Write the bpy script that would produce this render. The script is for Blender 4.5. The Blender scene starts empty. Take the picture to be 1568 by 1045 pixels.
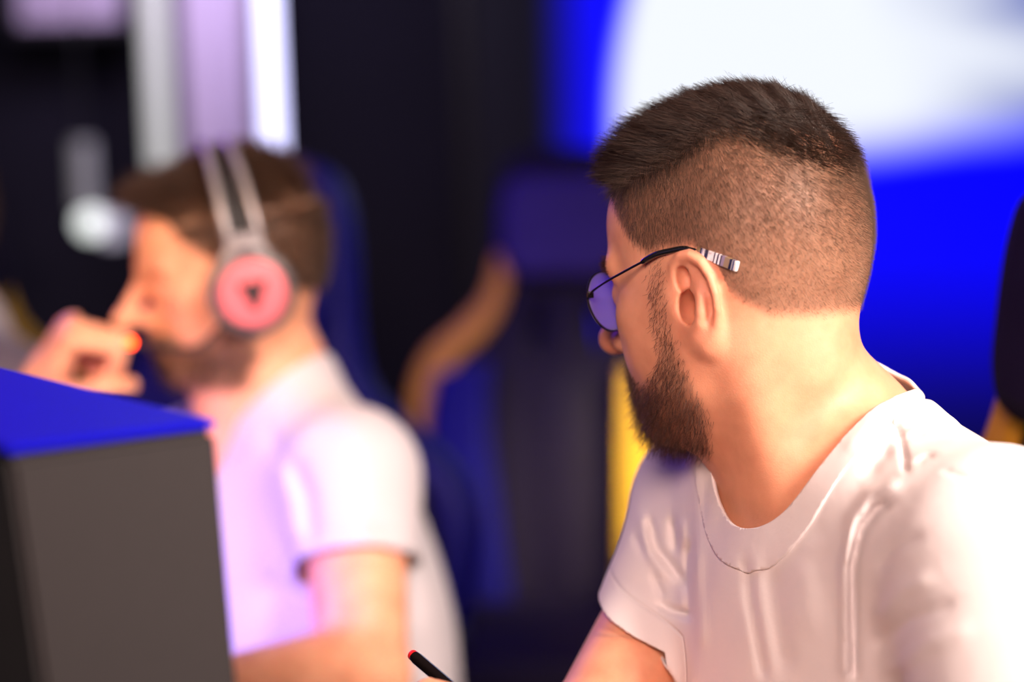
import bpy, bmesh, math, random
import numpy as np
from mathutils import Matrix, Vector
random.seed(4); rng = np.random.default_rng(11)
scene = bpy.context.scene
COL = scene.collection
# ------------------------------------------------------------------ camera, sky, lights, exposure
FPX = 3702.0; CX, CY = 784.0, 522.5
CAM_Z = 1.38; PITCH = math.radians(8.0); ROLL = math.radians(1.6)
cam_d = bpy.data.cameras.new('camera'); cam = bpy.data.objects.new('camera', cam_d); COL.objects.link(cam)
cam_d.sensor_width = 36.0; cam_d.lens = FPX / 1568.0 * 36.0
MROT = Matrix.Rotation(-PITCH, 3, 'X') @ Matrix.Rotation(ROLL, 3, 'Y')       # camera axes (right, forward, up) -> world
cam.matrix_world = Matrix.Translation((0, 0, CAM_Z)) @ (MROT @ Matrix.Rotation(math.pi / 2, 3, 'X')).to_4x4()
cam_d.dof.use_dof = True; cam_d.dof.focus_distance = 1.61; cam_d.dof.aperture_fstop = 2.2
cam_d.clip_start = 0.05; cam_d.clip_end = 60
scene.camera = cam
MN = np.array(MROT); CO = np.array((0, 0, CAM_Z))
def toW(P): return np.asarray(P, float) @ MN.T + CO
def F(u, v, d): return np.array(((u - CX) / FPX * d, d, -(v - CY) / FPX * d))  # a pixel and a depth -> camera axes, metres
def W(u, v, d): return toW(F(u, v, d))
scene.view_settings.view_transform = 'Standard'; scene.view_settings.look = 'None'
scene.view_settings.gamma = 1.0; scene.view_settings.use_curve_mapping = False
scene.view_settings.exposure = 0.0
world = bpy.data.worlds.new('world'); scene.world = world; world.use_nodes = True
world.node_tree.nodes['Background'].inputs['Color'].default_value = (0.20, 0.08, 0.26, 1)
world.node_tree.nodes['Background'].inputs['Strength'].default_value = 0.09
def area(name, pos, target, size, power, color, sy=None, spread=None):
    d = bpy.data.lights.new(name, 'AREA'); d.energy = power; d.color = color; d.size = size
    if sy: d.shape = 'RECTANGLE'; d.size_y = sy
    if spread: d.spread = math.radians(spread)
    o = bpy.data.objects.new(name, d); COL.objects.link(o)
    p = Vector(toW(pos)); t = Vector(toW(target))
    o.location = p; o.rotation_euler = (t - p).to_track_quat('-Z', 'Y').to_euler()
    return o
area('key_softbox', (1.45, 0.15, 0.95), (0.0, 1.95, -0.08), 0.6, 14.5, (1.0, 0.79, 0.67), spread=58)
area('front_fill', (-0.25, -0.3, 0.7), (0.0, 1.9, -0.1), 0.8, 4.4, (1.0, 0.66, 0.56), spread=45)
area('lens_fill', (-0.42, 1.30, -0.16), (0.12, 1.68, 0.0), 0.3, 0.3, (0.6, 0.45, 1.0), spread=110)  # unseen light added to brighten the bearded man's lens and face
area('blue_stage_light', (-1.3, 3.5, 0.9), (-0.1, 1.9, -0.1), 0.5, 9, (0.25, 0.06, 1.0))
area('monitor_light', (-0.95, 1.95, -0.30), (-0.18, 2.38, -0.36), 0.3, 2.0, (0.34, 0.20, 1.0), spread=50)
area('face_fill', (-1.15, 1.25, 0.45), F(250, 440, 2.45), 0.4, 0.8, (1.0, 0.62, 0.38), spread=30)  # unseen warm fill added for the headphone man's face
area('stripe_fill', (0.85, 3.0, 0.5), F(965, 700, 4.05), 0.2, 1.3, (1.0, 0.85, 0.5), spread=22)  # unseen warm fill added to brighten the chair's yellow stripe
area('blue_desk_light', (-0.75, 2.35, 0.8), (-0.35, 1.8, -0.05), 0.4, 1.2, (0.02, 0.01, 1.0))
area('chair_blue_fill', (-0.75, 3.1, 0.85), F(800, 620, 4.1), 0.4, 2.6, (0.10, 0.03, 1.0), spread=60)  # unseen blue fill added to tint the middle chair
area('board_fill', (-0.95, 4.6, 1.0), F(110, 10, 5.4), 0.3, 1.6, (0.86, 0.72, 1.0))  # unseen fill added to lift the lilac board
# ------------------------------------------------------------------ helpers: objects
def link(name, data, parent=None):
    o = bpy.data.objects.new(name, data); COL.objects.link(o)
    if parent is not None: o.parent = parent
    return o
def tag(o, label=None, cat=None, group=None, kind=None):
    if label: o['label'] = label
    if cat: o['category'] = cat
    if group: o['group'] = group
    if kind: o['kind'] = kind
    return o
def empty(name, loc, label, cat, group=None):
    o = bpy.data.objects.new(name, None); COL.objects.link(o); o.location = Vector(loc); o.empty_display_size = 0.1
    return tag(o, label, cat, group)
def adopt(o, root, parent=None):
    """a mesh built in world coordinates becomes a child of an unrotated root (or of one of its parts)"""
    o.data.transform(Matrix.Translation(-root.location)); o.parent = parent or root; return o
def mesh_np(name, V, Fc, mat=None, smooth=True):
    me = bpy.data.meshes.new(name)
    V = np.asarray(V, np.float32); Fc = np.asarray(Fc, np.int32); k = Fc.shape[1]
    me.vertices.add(len(V)); me.vertices.foreach_set('co', V.ravel())
    me.loops.add(Fc.size); me.loops.foreach_set('vertex_index', Fc.ravel())
    me.polygons.add(len(Fc)); me.polygons.foreach_set('loop_start', np.arange(0, Fc.size, k, dtype=np.int32))
    me.update(calc_edges=True); me.validate()
    if smooth: me.polygons.foreach_set('use_smooth', np.ones(len(me.polygons), bool))
    if mat: me.materials.append(mat)
    return me
def vcol(me, name, C):
    a = me.attributes.new(name, 'FLOAT_COLOR', 'POINT')
    C = np.concatenate([C, np.ones((len(C), 1))], 1).astype(np.float32); a.data.foreach_set('color', C.ravel())
def vfloat(me, name, v):
    a = me.attributes.new(name, 'FLOAT', 'POINT'); a.data.foreach_set('value', np.asarray(v, np.float32))
class MB:
    """collects simple solids into one mesh"""
    def __init__(s): s.bm = bmesh.new()
    def box(s, lo, hi, bev=0.0, mtx=None):
        b = bmesh.new(); bmesh.ops.create_cube(b, size=1.0)
        lo = Vector(lo); hi = Vector(hi)
        for v in b.verts: v.co = Vector(((lo.x + hi.x) / 2 + v.co.x * (hi.x - lo.x), (lo.y + hi.y) / 2 + v.co.y * (hi.y - lo.y), (lo.z + hi.z) / 2 + v.co.z * (hi.z - lo.z)))
        if bev > 0: bmesh.ops.bevel(b, geom=b.edges[:], offset=bev, segments=2, affect='EDGES', profile=0.6)
        return s._add(b, mtx)
    def _add(s, b, mtx=None):
        if mtx is not None: bmesh.ops.transform(b, matrix=mtx, verts=b.verts[:])
        me = bpy.data.meshes.new('tmp'); b.to_mesh(me); b.free(); s.bm.from_mesh(me); bpy.data.meshes.remove(me); return s
    def tube(s, pts, r, n=10, cap=True):
        pts = [Vector(p) for p in pts]; rs = r if isinstance(r, (list, tuple)) else [r] * len(pts)
        b = bmesh.new(); rings = []; up = None
        for i, p in enumerate(pts):
            t = (pts[min(i + 1, len(pts) - 1)] - pts[max(i - 1, 0)]).normalized()
            if up is None: up = t.orthogonal().normalized()
            up = (up - t * up.dot(t)).normalized(); sd = t.cross(up)
            rings.append([b.verts.new(p + (up * math.cos(a) + sd * math.sin(a)) * rs[i]) for a in [2 * math.pi * k / n for k in range(n)]])
        for a, c in zip(rings, rings[1:]):
            for k in range(n): b.faces.new((a[k], a[(k + 1) % n], c[(k + 1) % n], c[k]))
        if cap: b.faces.new(rings[0][::-1]); b.faces.new(rings[-1])
        return s._add(b)
    def lathe(s, prof, origin, axis, n=32):
        axis = Vector(axis).normalized(); up = axis.orthogonal().normalized(); sd = axis.cross(up); o = Vector(origin)
        b = bmesh.new(); rings = []
        for (r, h) in prof:
            if r < 1e-6: rings.append([b.verts.new(o + axis * h)])
            else: rings.append([b.verts.new(o + axis * h + (up * math.cos(2 * math.pi * k / n) + sd * math.sin(2 * math.pi * k / n)) * r) for k in range(n)])
        for a, c in zip(rings, rings[1:]):
            for k in range(n):
                q = [a[k % len(a)], a[(k + 1) % len(a)], c[(k + 1) % len(c)], c[k % len(c)]]
                q = list(dict.fromkeys(q))
                if len(q) > 2: b.faces.new(q)
        bmesh.ops.recalc_face_normals(b, faces=b.faces[:])
        return s._add(b)
    def build(s, name, mat, parent=None, smooth=True, angle=40):
        me = bpy.data.meshes.new(name); bmesh.ops.recalc_face_normals(s.bm, faces=s.bm.faces[:]); s.bm.to_mesh(me); s.bm.free()
        me.materials.append(mat)
        if smooth:
            me.polygons.foreach_set('use_smooth', np.ones(len(me.polygons), bool)); me.set_sharp_from_angle(angle=math.radians(angle))
        return link(name, me, parent)
def plate(name, outer, holes, depth, bevel, mat, parent=None, res=3):
    """flat outline (x,z) with holes -> thick bevelled plate about y=0"""
    cu = bpy.data.curves.new(name, 'CURVE'); cu.dimensions = '2D'; cu.fill_mode = 'BOTH'
    cu.extrude = depth / 2; cu.bevel_depth = bevel; cu.bevel_resolution = 3
    for loop in [outer] + holes:
        sp = cu.splines.new('POLY'); sp.points.add(len(loop) - 1); sp.use_cyclic_u = True
        for p, q in zip(sp.points, loop): p.co = (q[0], q[1], 0, 1)
    o = bpy.data.objects.new(name, cu); COL.objects.link(o)
    me = bpy.data.meshes.new_from_object(o.evaluated_get(bpy.context.evaluated_depsgraph_get()))
    bpy.data.objects.remove(o); bpy.data.curves.remove(cu)
    me.transform(Matrix.Rotation(math.pi / 2, 4, 'X'))
    me.materials.clear(); me.materials.append(mat); me.name = name
    me.polygons.foreach_set('use_smooth', np.ones(len(me.polygons), bool)); me.set_sharp_from_angle(angle=math.radians(50))
    return link(name, me, parent)
def smooth_poly(pts, n=8, closed=True):
    pts = np.array(pts, float); out = []; N = len(pts)
    for i in range(N if closed else N - 1):
        if closed: p0, p1, p2, p3 = pts[i - 1], pts[i], pts[(i + 1) % N], pts[(i + 2) % N]
        else: p0, p1, p2, p3 = pts[max(i - 1, 0)], pts[i], pts[i + 1], pts[min(i + 2, N - 1)]
        for k in range(n):
            t = k / n
            out.append(0.5 * (2 * p1 + (p2 - p0) * t + (2 * p0 - 5 * p1 + 4 * p2 - p3) * t * t + (3 * p1 - p0 - 3 * p2 + p3) * t ** 3))
    if not closed: out.append(pts[-1])
    return [tuple(q) for q in out]
# ------------------------------------------------------------------ helpers: materials
def nodes(m):
    m.use_nodes = True; nt = m.node_tree; b = nt.nodes['Principled BSDF']; return nt, b
def mat(name, col, rough=0.5, metal=0.0, spec=0.5, noise=0.0, nscale=40, bump=0.0, bscale=200, emit=None, estr=0, sheen=0, coat=0):
    m = bpy.data.materials.new(name); nt, b = nodes(m); N = nt.nodes; L = nt.links
    b.inputs['Base Color'].default_value = (*col, 1); b.inputs['Roughness'].default_value = rough; b.inputs['Metallic'].default_value = metal
    b.inputs['Specular IOR Level'].default_value = spec; b.inputs['Sheen Weight'].default_value = sheen; b.inputs['Coat Weight'].default_value = coat
    if emit: b.inputs['Emission Color'].default_value = (*emit, 1); b.inputs['Emission Strength'].default_value = estr
    if noise > 0 or bump > 0:
        tc = N.new('ShaderNodeTexCoord')
    if noise > 0:
        nz = N.new('ShaderNodeTexNoise'); nz.inputs['Scale'].default_value = nscale; nz.inputs['Detail'].default_value = 5
        L.new(tc.outputs['Object'], nz.inputs['Vector'])
        mx = N.new('ShaderNodeMix'); mx.data_type = 'RGBA'
        mx.inputs['A'].default_value = (*[c * (1 - noise) for c in col], 1); mx.inputs['B'].default_value = (*[min(1, c * (1 + noise)) for c in col], 1)
        L.new(nz.outputs['Fac'], mx.inputs['Factor']); L.new(mx.outputs['Result'], b.inputs['Base Color'])
    if bump > 0:
        n2 = N.new('ShaderNodeTexNoise'); n2.inputs['Scale'].default_value = bscale; n2.inputs['Detail'].default_value = 3
        L.new(tc.outputs['Object'], n2.inputs['Vector'])
        bp = N.new('ShaderNodeBump'); bp.inputs['Strength'].default_value = bump; bp.inputs['Distance'].default_value = 0.002
        L.new(n2.outputs['Fac'], bp.inputs['Height']); L.new(bp.outputs['Normal'], b.inputs['Normal'])
    return m
def skin_mat(name):
    m = bpy.data.materials.new(name); nt, b = nodes(m); N = nt.nodes; L = nt.links
    a = N.new('ShaderNodeAttribute'); a.attribute_name = 'tone'
    tc = N.new('ShaderNodeTexCoord'); nz = N.new('ShaderNodeTexNoise'); nz.inputs['Scale'].default_value = 35; nz.inputs['Detail'].default_value = 6
    L.new(tc.outputs['Object'], nz.inputs['Vector'])
    cr = N.new('ShaderNodeValToRGB'); cr.color_ramp.elements[0].color = (0.86, 0.80, 0.78, 1); cr.color_ramp.elements[1].color = (1.08, 1.1, 1.1, 1)
    cr.color_ramp.elements[0].position = 0.3; cr.color_ramp.elements[1].position = 0.7
    L.new(nz.outputs['Fac'], cr.inputs['Fac'])
    mx = N.new('ShaderNodeMix'); mx.data_type = 'RGBA'; mx.blend_type = 'MULTIPLY'; mx.inputs['Factor'].default_value = 1
    L.new(a.outputs['Color'], mx.inputs['A']); L.new(cr.outputs['Color'], mx.inputs['B']); L.new(mx.outputs['Result'], b.inputs['Base Color'])
    b.inputs['Roughness'].default_value = 0.48; b.inputs['Specular IOR Level'].default_value = 0.35
    b.inputs['Subsurface Weight'].default_value = 0.25; b.inputs['Subsurface Radius'].default_value = (1.0, 0.35, 0.2); b.inputs['Subsurface Scale'].default_value = 0.006
    v = N.new('ShaderNodeTexVoronoi'); v.inputs['Scale'].default_value = 900; L.new(tc.outputs['Object'], v.inputs['Vector'])
    bp = N.new('ShaderNodeBump'); bp.inputs['Strength'].default_value = 0.12; bp.inputs['Distance'].default_value = 0.0006
    L.new(v.outputs['Distance'], bp.inputs['Height']); L.new(bp.outputs['Normal'], b.inputs['Normal'])
    return m
def cloth_mat(name, col):
    m = bpy.data.materials.new(name); nt, b = nodes(m); N = nt.nodes; L = nt.links
    b.inputs['Base Color'].default_value = (*col, 1); b.inputs['Roughness'].default_value = 0.9; b.inputs['Specular IOR Level'].default_value = 0.15
    b.inputs['Sheen Weight'].default_value = 0.15
    tc = N.new('ShaderNodeTexCoord')
    n1 = N.new('ShaderNodeTexNoise'); n1.inputs['Scale'].default_value = 60; n1.inputs['Detail'].default_value = 4
    n2 = N.new('ShaderNodeTexNoise'); n2.inputs['Scale'].default_value = 1400
    for n in (n1, n2): L.new(tc.outputs['Object'], n.inputs['Vector'])
    # stitched seam a fixed way in from each hem (attribute 'hem' = metres from the edge)
    at = N.new('ShaderNodeAttribute'); at.attribute_name = 'hem'
    def M(op, a, bb=None):
        n = N.new('ShaderNodeMath'); n.operation = op
        for i, x in enumerate((a, bb)):
            if x is None: continue
            if isinstance(x, (int, float)): n.inputs[i].default_value = x
            else: L.new(x, n.inputs[i])
        return n.outputs[0]
    g = M('SUBTRACT', at.outputs['Fac'], 0.017); g = M('DIVIDE', g, 0.0011); g = M('MULTIPLY', g, g); g = M('MULTIPLY', g, -1.0); g = M('EXPONENT', g)
    h = M('ADD', M('MULTIPLY', n1.outputs['Fac'], 0.9), M('MULTIPLY', n2.outputs['Fac'], 0.12)); h = M('SUBTRACT', h, M('MULTIPLY', g, 2.2))
    bp = N.new('ShaderNodeBump'); bp.inputs['Strength'].default_value = 0.4; bp.inputs['Distance'].default_value = 0.0016
    L.new(h, bp.inputs['Height']); L.new(bp.outputs['Normal'], b.inputs['Normal'])
    return m
def hair_mat(name, col, var=0.5, rough=0.42):
    m = bpy.data.materials.new(name); nt, b = nodes(m); N = nt.nodes; L = nt.links
    hi = N.new('ShaderNodeHairInfo'); mx = N.new('ShaderNodeMix'); mx.data_type = 'RGBA'
    mx.inputs['A'].default_value = (*[c * (1 - var) for c in col], 1); mx.inputs['B'].default_value = (*[c * (1 + var) for c in col], 1)
    L.new(hi.outputs['Random'], mx.inputs['Factor']); L.new(mx.outputs['Result'], b.inputs['Base Color'])
    b.inputs['Roughness'].default_value = rough; b.inputs['Specular IOR Level'].default_value = 0.4
    return m
# ------------------------------------------------------------------ helpers: implicit modelling
def ell(P, c, r, R=None):
    Q = P - np.asarray(c, np.float32)
    if R is not None: Q = Q @ np.asarray(R, np.float32)          # columns of R = local axes
    r = np.asarray(r, np.float32); q = Q / r
    k0 = np.sqrt((q * q).sum(1)); q = q / r; k1 = np.sqrt((q * q).sum(1)) + 1e-6
    return k0 * (k0 - 1) / k1
def cone(P, a, b, ra, rb):
    a = np.asarray(a, np.float32); ab = np.asarray(b, np.float32) - a; Q = P - a
    h = np.clip((Q @ ab) / max(float(ab @ ab), 1e-12), 0, 1).astype(np.float32)
    return np.linalg.norm(Q - h[:, None] * ab, axis=1) - (ra + (rb - ra) * h)
def chain(P, pts, rs, k=0.0):
    d = None
    for i in range(len(pts) - 1):
        e = cone(P, pts[i], pts[i + 1], rs[i], rs[i + 1]); d = e if d is None else (smin(d, e, k) if k else np.minimum(d, e))
    return d
def smin(a, b, k):
    h = np.maximum(k - np.abs(a - b), 0) / k; return np.minimum(a, b) - h * h * k * 0.25
def smax(a, b, k): return -smin(-a, -b, k)
def nets(fn, lo, hi, h, B=8, margin=1.9):
    lo = np.asarray(lo, float); n = (np.ceil((np.asarray(hi, float) - lo) / (h * B)).astype(int)) ; dims = n * B + 1
    cs = np.stack(np.meshgrid(*[np.arange(k) for k in n], indexing='ij'), -1).reshape(-1, 3)
    cen = (lo + (cs + 0.5) * B * h).astype(np.float32)
    dc = fn(cen)
    Vd = np.empty(dims, np.float32)
    up = np.repeat(np.repeat(np.repeat(np.where(dc < 0, -1, 1).reshape(n).astype(np.float32), B, 0), B, 1), B, 2)
    Vd[:] = 1; Vd[:-1, :-1, :-1] = up; Vd[-1] = Vd[-2]; Vd[:, -1] = Vd[:, -2]; Vd[:, :, -1] = Vd[:, :, -2]
    act = cs[np.abs(dc) < B * h * 0.87 * margin]
    off = np.stack(np.meshgrid(*[np.arange(B + 1)] * 3, indexing='ij'), -1).reshape(-1, 3)
    for s in range(0, len(act), 400):
        g = (act[s:s + 400, None, :] * B + off[None]).reshape(-1, 3)
        Vd[g[:, 0], g[:, 1], g[:, 2]] = fn((lo + g * h).astype(np.float32))
    ins = Vd < 0; c = ins.astype(np.uint8)
    sm = sum(c[i:dims[0] - 1 + i, j:dims[1] - 1 + j, k:dims[2] - 1 + k] for i in (0, 1) for j in (0, 1) for k in (0, 1))
    cell = np.argwhere((sm > 0) & (sm < 8)); idx = np.full(sm.shape, -1, np.int32); idx[cell[:, 0], cell[:, 1], cell[:, 2]] = np.arange(len(cell))
    crn = np.array([(i, j, k) for i in (0, 1) for j in (0, 1) for k in (0, 1)])
    val = np.stack([Vd[cell[:, 0] + q[0], cell[:, 1] + q[1], cell[:, 2] + q[2]] for q in crn], 1)
    acc = np.zeros((len(cell), 3)); cnt = np.zeros(len(cell))
    for a in range(8):
        for b in range(a + 1, 8):
            if np.abs(crn[a] - crn[b]).sum() != 1: continue
            x = (val[:, a] < 0) != (val[:, b] < 0); t = np.where(x, val[:, a] / np.where(x, val[:, a] - val[:, b], 1), 0)
            acc += np.where(x[:, None], crn[a] + t[:, None] * (crn[b] - crn[a]), 0); cnt += x
    verts = lo + (cell + acc / cnt[:, None]) * h
    faces = []
    for ax in range(3):
        o1, o2 = [(1, 2), (2, 0), (0, 1)][ax]
        sl0 = [slice(None)] * 3; sl1 = [slice(None)] * 3; sl0[ax] = slice(0, -1); sl1[ax] = slice(1, None)
        e = np.argwhere(ins[tuple(sl0)] != ins[tuple(sl1)])
        e = e[(e[:, o1] > 0) & (e[:, o2] > 0) & (e[:, o1] < sm.shape[o1]) & (e[:, o2] < sm.shape[o2])]
        d1 = np.zeros(3, int); d1[o1] = 1; d2 = np.zeros(3, int); d2[o2] = 1
        q = [e, e - d1, e - d1 - d2, e - d2]; q = np.stack([idx[x[:, 0], x[:, 1], x[:, 2]] for x in q], 1)
        fl = ins[e[:, 0], e[:, 1], e[:, 2]]; q[~fl] = q[~fl][:, ::-1]
        faces.append(q)
    Fq = np.concatenate(faces); Fq = Fq[(Fq >= 0).all(1)]
    return verts, Fq
def relax(V, Fq, it=2, w=0.5):
    k = Fq.shape[1]; E = np.concatenate([Fq[:, [i, (i + 1) % k]] for i in range(k)]); E = np.concatenate([E, E[:, ::-1]])
    n = np.bincount(E[:, 0], minlength=len(V))[:, None]; n[n == 0] = 1
    for j in range(it):
        S = np.stack([np.bincount(E[:, 0], V[E[:, 1], c], minlength=len(V)) for c in range(3)], 1) / n
        V = V + (w if j % 2 == 0 else -w * 0.9) * (S - V)
    return V
def tris(Fq): return np.concatenate([Fq[:, [0, 1, 2]], Fq[:, [0, 2, 3]]]) if Fq.shape[1] == 4 else Fq
def clip(V, T, c, extra=()):
    """keep the part of the mesh with c > 0, splitting triangles on the border"""
    V = np.asarray(V); k = c > 0; s = k[T].sum(1)
    keep = T[s == 3]; mix = T[(s == 1) | (s == 2)]
    newV = []; cut = {}; out = []; par = []
    def mid(a, b):
        key = (a, b) if a < b else (b, a)
        if key not in cut:
            t = c[a] / (c[a] - c[b]); cut[key] = len(V) + len(newV); newV.append(V[a] + t * (V[b] - V[a])); par.append((a, b, t))
        return cut[key]
    for t in mix:
        t = list(t)
        if k[t].sum() == 1:
            while not k[t[0]]: t = t[1:] + t[:1]
            out.append((t[0], mid(t[0], t[1]), mid(t[0], t[2])))
        else:
            while k[t[0]]: t = t[1:] + t[:1]
            a, b = mid(t[1], t[0]), mid(t[2], t[0]); out += [(a, t[1], t[2]), (a, t[2], b)]
    V2 = np.concatenate([V, np.array(newV).reshape(-1, 3)]); T2 = np.concatenate([keep, np.array(out, int).reshape(-1, 3)])
    used, inv = np.unique(T2, return_inverse=True); T2 = inv.reshape(-1, 3)
    ex = []
    for e in extra:
        ne = np.array([e[a] + t * (e[b] - e[a]) for a, b, t in par]); ex.append(np.concatenate([e, ne])[used])
    return V2[used], T2, ex
def pix(P): return np.stack([CX + FPX * P[:, 0] / P[:, 1], CY - FPX * P[:, 2] / P[:, 1]], 1)
def poly_dist(U, pts):
    """distance to a line of points, and the way along it from the nearer end"""
    d = None; L = [float(np.hypot(b[0] - a[0], b[1] - a[1])) for a, b in zip(pts, pts[1:])]; s0 = 0; tot = sum(L)
    for (a, b), l in zip(zip(pts, pts[1:]), L):
        a = np.array(a, np.float32); ab = np.array(b, np.float32) - a; Q = U - a
        h = np.clip((Q @ ab) / float(ab @ ab), 0, 1); e = np.linalg.norm(Q - h[:, None] * ab, axis=1); s = s0 + h * l; s0 += l
        if d is None: d, S = e, s
        else: S = np.where(e < d, s, S); d = np.minimum(d, e)
    return d, np.minimum(S, tot - S)
def fold(U, pts, amp, w):
    d, s = poly_dist(U, pts); return (amp * np.exp(-(d / w) ** 2) * (.15 + .85 * smooth01(s, 0, 2.6 * w))).astype(np.float32)
def unit(v): v = np.asarray(v, float); return v / np.linalg.norm(v)
def smooth01(x, a, b): t = np.clip((x - a) / (b - a), 0, 1); return t * t * (3 - 2 * t)
def hair_obj(name, P, mat_, rad, parent, taper=0.35):
    """P: (n strands, k points, 3) in camera axes"""
    n, k, _ = P.shape; hc = bpy.data.hair_curves.new(name); hc.add_curves([k] * n)
    hc.attributes['position'].data.foreach_set('vector', (toW(P.reshape(-1, 3)) - np.array(parent.location)).astype(np.float32).ravel())
    r = hc.attributes.get('radius') or hc.attributes.new('radius', 'FLOAT', 'POINT')
    prof = np.linspace(1, taper, k) * rad; r.data.foreach_set('value', np.tile(prof, n).astype(np.float32))
    hc.materials.append(mat_)
    o = bpy.data.objects.new(name, hc); COL.objects.link(o); o.parent = parent; return o
def sample(V, Fq, w, n):
    """n random points on the faces with vertex weight w; returns points and normals"""
    T = tris(Fq); A = V[T]; nr = np.cross(A[:, 1] - A[:, 0], A[:, 2] - A[:, 0]); ar = np.linalg.norm(nr, axis=1)
    pw = ar * w[T].mean(1); cdf = np.cumsum(pw); f = np.searchsorted(cdf, rng.random(n) * cdf[-1])
    f = np.clip(f, 0, len(T) - 1)
    a, b = rng.random(n), rng.random(n); s = a + b > 1; a[s] = 1 - a[s]; b[s] = 1 - b[s]
    P = A[f, 0] + a[:, None] * (A[f, 1] - A[f, 0]) + b[:, None] * (A[f, 2] - A[f, 0])
    return P, nr[f] / (ar[f][:, None] + 1e-12)
# ------------------------------------------------------------------ the room
M_wall = mat('dark_wall_paint', (0.006, 0.004, 0.016), 0.9, noise=0.3, nscale=3, bump=0.1)
M_floor = mat('dark_carpet', (0.012, 0.008, 0.02), 0.95, noise=0.4, nscale=90, bump=0.3)
M_ceil = mat('dark_ceiling_paint', (0.02, 0.015, 0.03), 0.9, noise=0.2, nscale=5)
def slab(name, lo, hi, m):
    o = MB().box(lo, hi).build(name, m, smooth=False); o['kind'] = 'structure'; return o
YB = 5.6
slab('floor', (-4, -2, -0.1), (4, YB + 0.2, 0), M_floor)
slab('wall_back', (-4, YB, 0), (4, YB + 0.15, 3.2), M_wall)
slab('wall_left', (-4.15, -2, 0), (-4, YB + 0.15, 3.2), M_wall)
slab('wall_right', (4, -2, 0), (4.15, YB + 0.15, 3.2), M_wall)
slab('ceiling', (-4.15, -2, 3.2), (4.15, YB + 0.15, 3.3), M_ceil)
slab('baseboard_back', (-4, YB - 0.02, 0), (4, YB, 0.1), M_ceil)
def on_wall(u, v, y):                                # where the sight line through a pixel meets the plane y
    p = W(u, v, 1.0); k = y / p[1]; return np.array((p[0] * k, y, CAM_Z + (p[2] - CAM_Z) * k))
# the big luminous screen on the back wall: a blurred white planet on blue, wall glow painted in
def screen_mat():
    m = bpy.data.materials.new('screen_picture_with_glow'); nt, b = nodes(m); N = nt.nodes; L = nt.links
    tc = N.new('ShaderNodeTexCoord'); sx = N.new('ShaderNodeSeparateXYZ'); L.new(tc.outputs['Object'], sx.inputs[0])
    def M(op, a, bb=None, cl=False):
        n = N.new('ShaderNodeMath'); n.operation = op; n.use_clamp = cl
        for i, x in enumerate((a, bb)):
            if x is None: continue
            if isinstance(x, (int, float)): n.inputs[i].default_value = x
            else: L.new(x, n.inputs[i])
        return n.outputs[0]
    def ramp(x, lo, hi):
        n = N.new('ShaderNodeMapRange'); n.interpolation_type = 'SMOOTHSTEP'; L.new(x, n.inputs['Value'])
        n.inputs['From Min'].default_value = lo; n.inputs['From Max'].default_value = hi; return n.outputs['Result']
    X, Z = sx.outputs['X'], sx.outputs['Z']
    nz = N.new('ShaderNodeTexNoise'); nz.inputs['Scale'].default_value = 2.2; nz.inputs['Detail'].default_value = 2
    mp = N.new('ShaderNodeMapping'); mp.inputs['Rotation'].default_value = (0, 0.7, 0); mp.inputs['Scale'].default_value = (0.5, 1, 2.2)
    L.new(tc.outputs['Object'], mp.inputs['Vector']); L.new(mp.outputs['Vector'], nz.inputs['Vector'])
    # white region: right of a curved left edge, above a soft sloping lower edge
    edge = M('SUBTRACT', X, M('ADD', 0.0, M('MULTIPLY', M('POWER', M('ADD', Z, 0.30), 2), 0.45)))
    wl = ramp(edge, -0.02, 0.03)
    low = M('SUBTRACT', Z, M('ADD', -0.43, M('ADD', M('MULTIPLY', X, 0.13), M('MULTIPLY', M('SUBTRACT', nz.outputs['Fac'], 0.5), 0.12))))
    wb = ramp(low, -0.07, 0.07)
    white = M('MULTIPLY', wl, wb)
    # grey-blue cloud streaks towards the upper right
    st = M('MULTIPLY', ramp(M('ADD', M('MULTIPLY', X, 1.0), M('MULTIPLY', Z, 0.35)), 0.52, 1.0), ramp(nz.outputs['Fac'], 0.30, 0.62))
    # blue picture darkening downwards; left fade is the wall's glow put into emission
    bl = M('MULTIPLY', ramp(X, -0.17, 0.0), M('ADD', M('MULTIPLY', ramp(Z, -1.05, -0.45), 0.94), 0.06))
    mx = N.new('ShaderNodeMix'); mx.data_type = 'RGBA'; mx.inputs['A'].default_value = (0.88, 0.92, 1.0, 1); mx.inputs['B'].default_value = (0.14, 0.18, 0.50, 1); L.new(st, mx.inputs['Factor'])
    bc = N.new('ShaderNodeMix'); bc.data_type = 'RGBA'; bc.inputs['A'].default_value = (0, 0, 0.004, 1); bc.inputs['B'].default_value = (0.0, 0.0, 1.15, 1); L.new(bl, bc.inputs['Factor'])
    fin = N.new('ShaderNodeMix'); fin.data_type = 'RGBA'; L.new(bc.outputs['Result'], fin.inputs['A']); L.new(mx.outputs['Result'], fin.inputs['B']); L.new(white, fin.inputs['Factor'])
    b.inputs['Base Color'].default_value = (0.003, 0.003, 0.006, 1); b.inputs['Roughness'].default_value = 0.6
    L.new(fin.outputs['Result'], b.inputs['Emission Color']); b.inputs['Emission Strength'].default_value = 1.05
    return m
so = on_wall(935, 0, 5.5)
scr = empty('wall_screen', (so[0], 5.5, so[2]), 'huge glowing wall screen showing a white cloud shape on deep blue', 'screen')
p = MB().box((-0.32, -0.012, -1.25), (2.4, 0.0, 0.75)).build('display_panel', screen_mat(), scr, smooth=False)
M_black = mat('black_plastic', (0.012, 0.012, 0.014), 0.4, noise=0.2, bump=0.05)
fr = MB()
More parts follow.
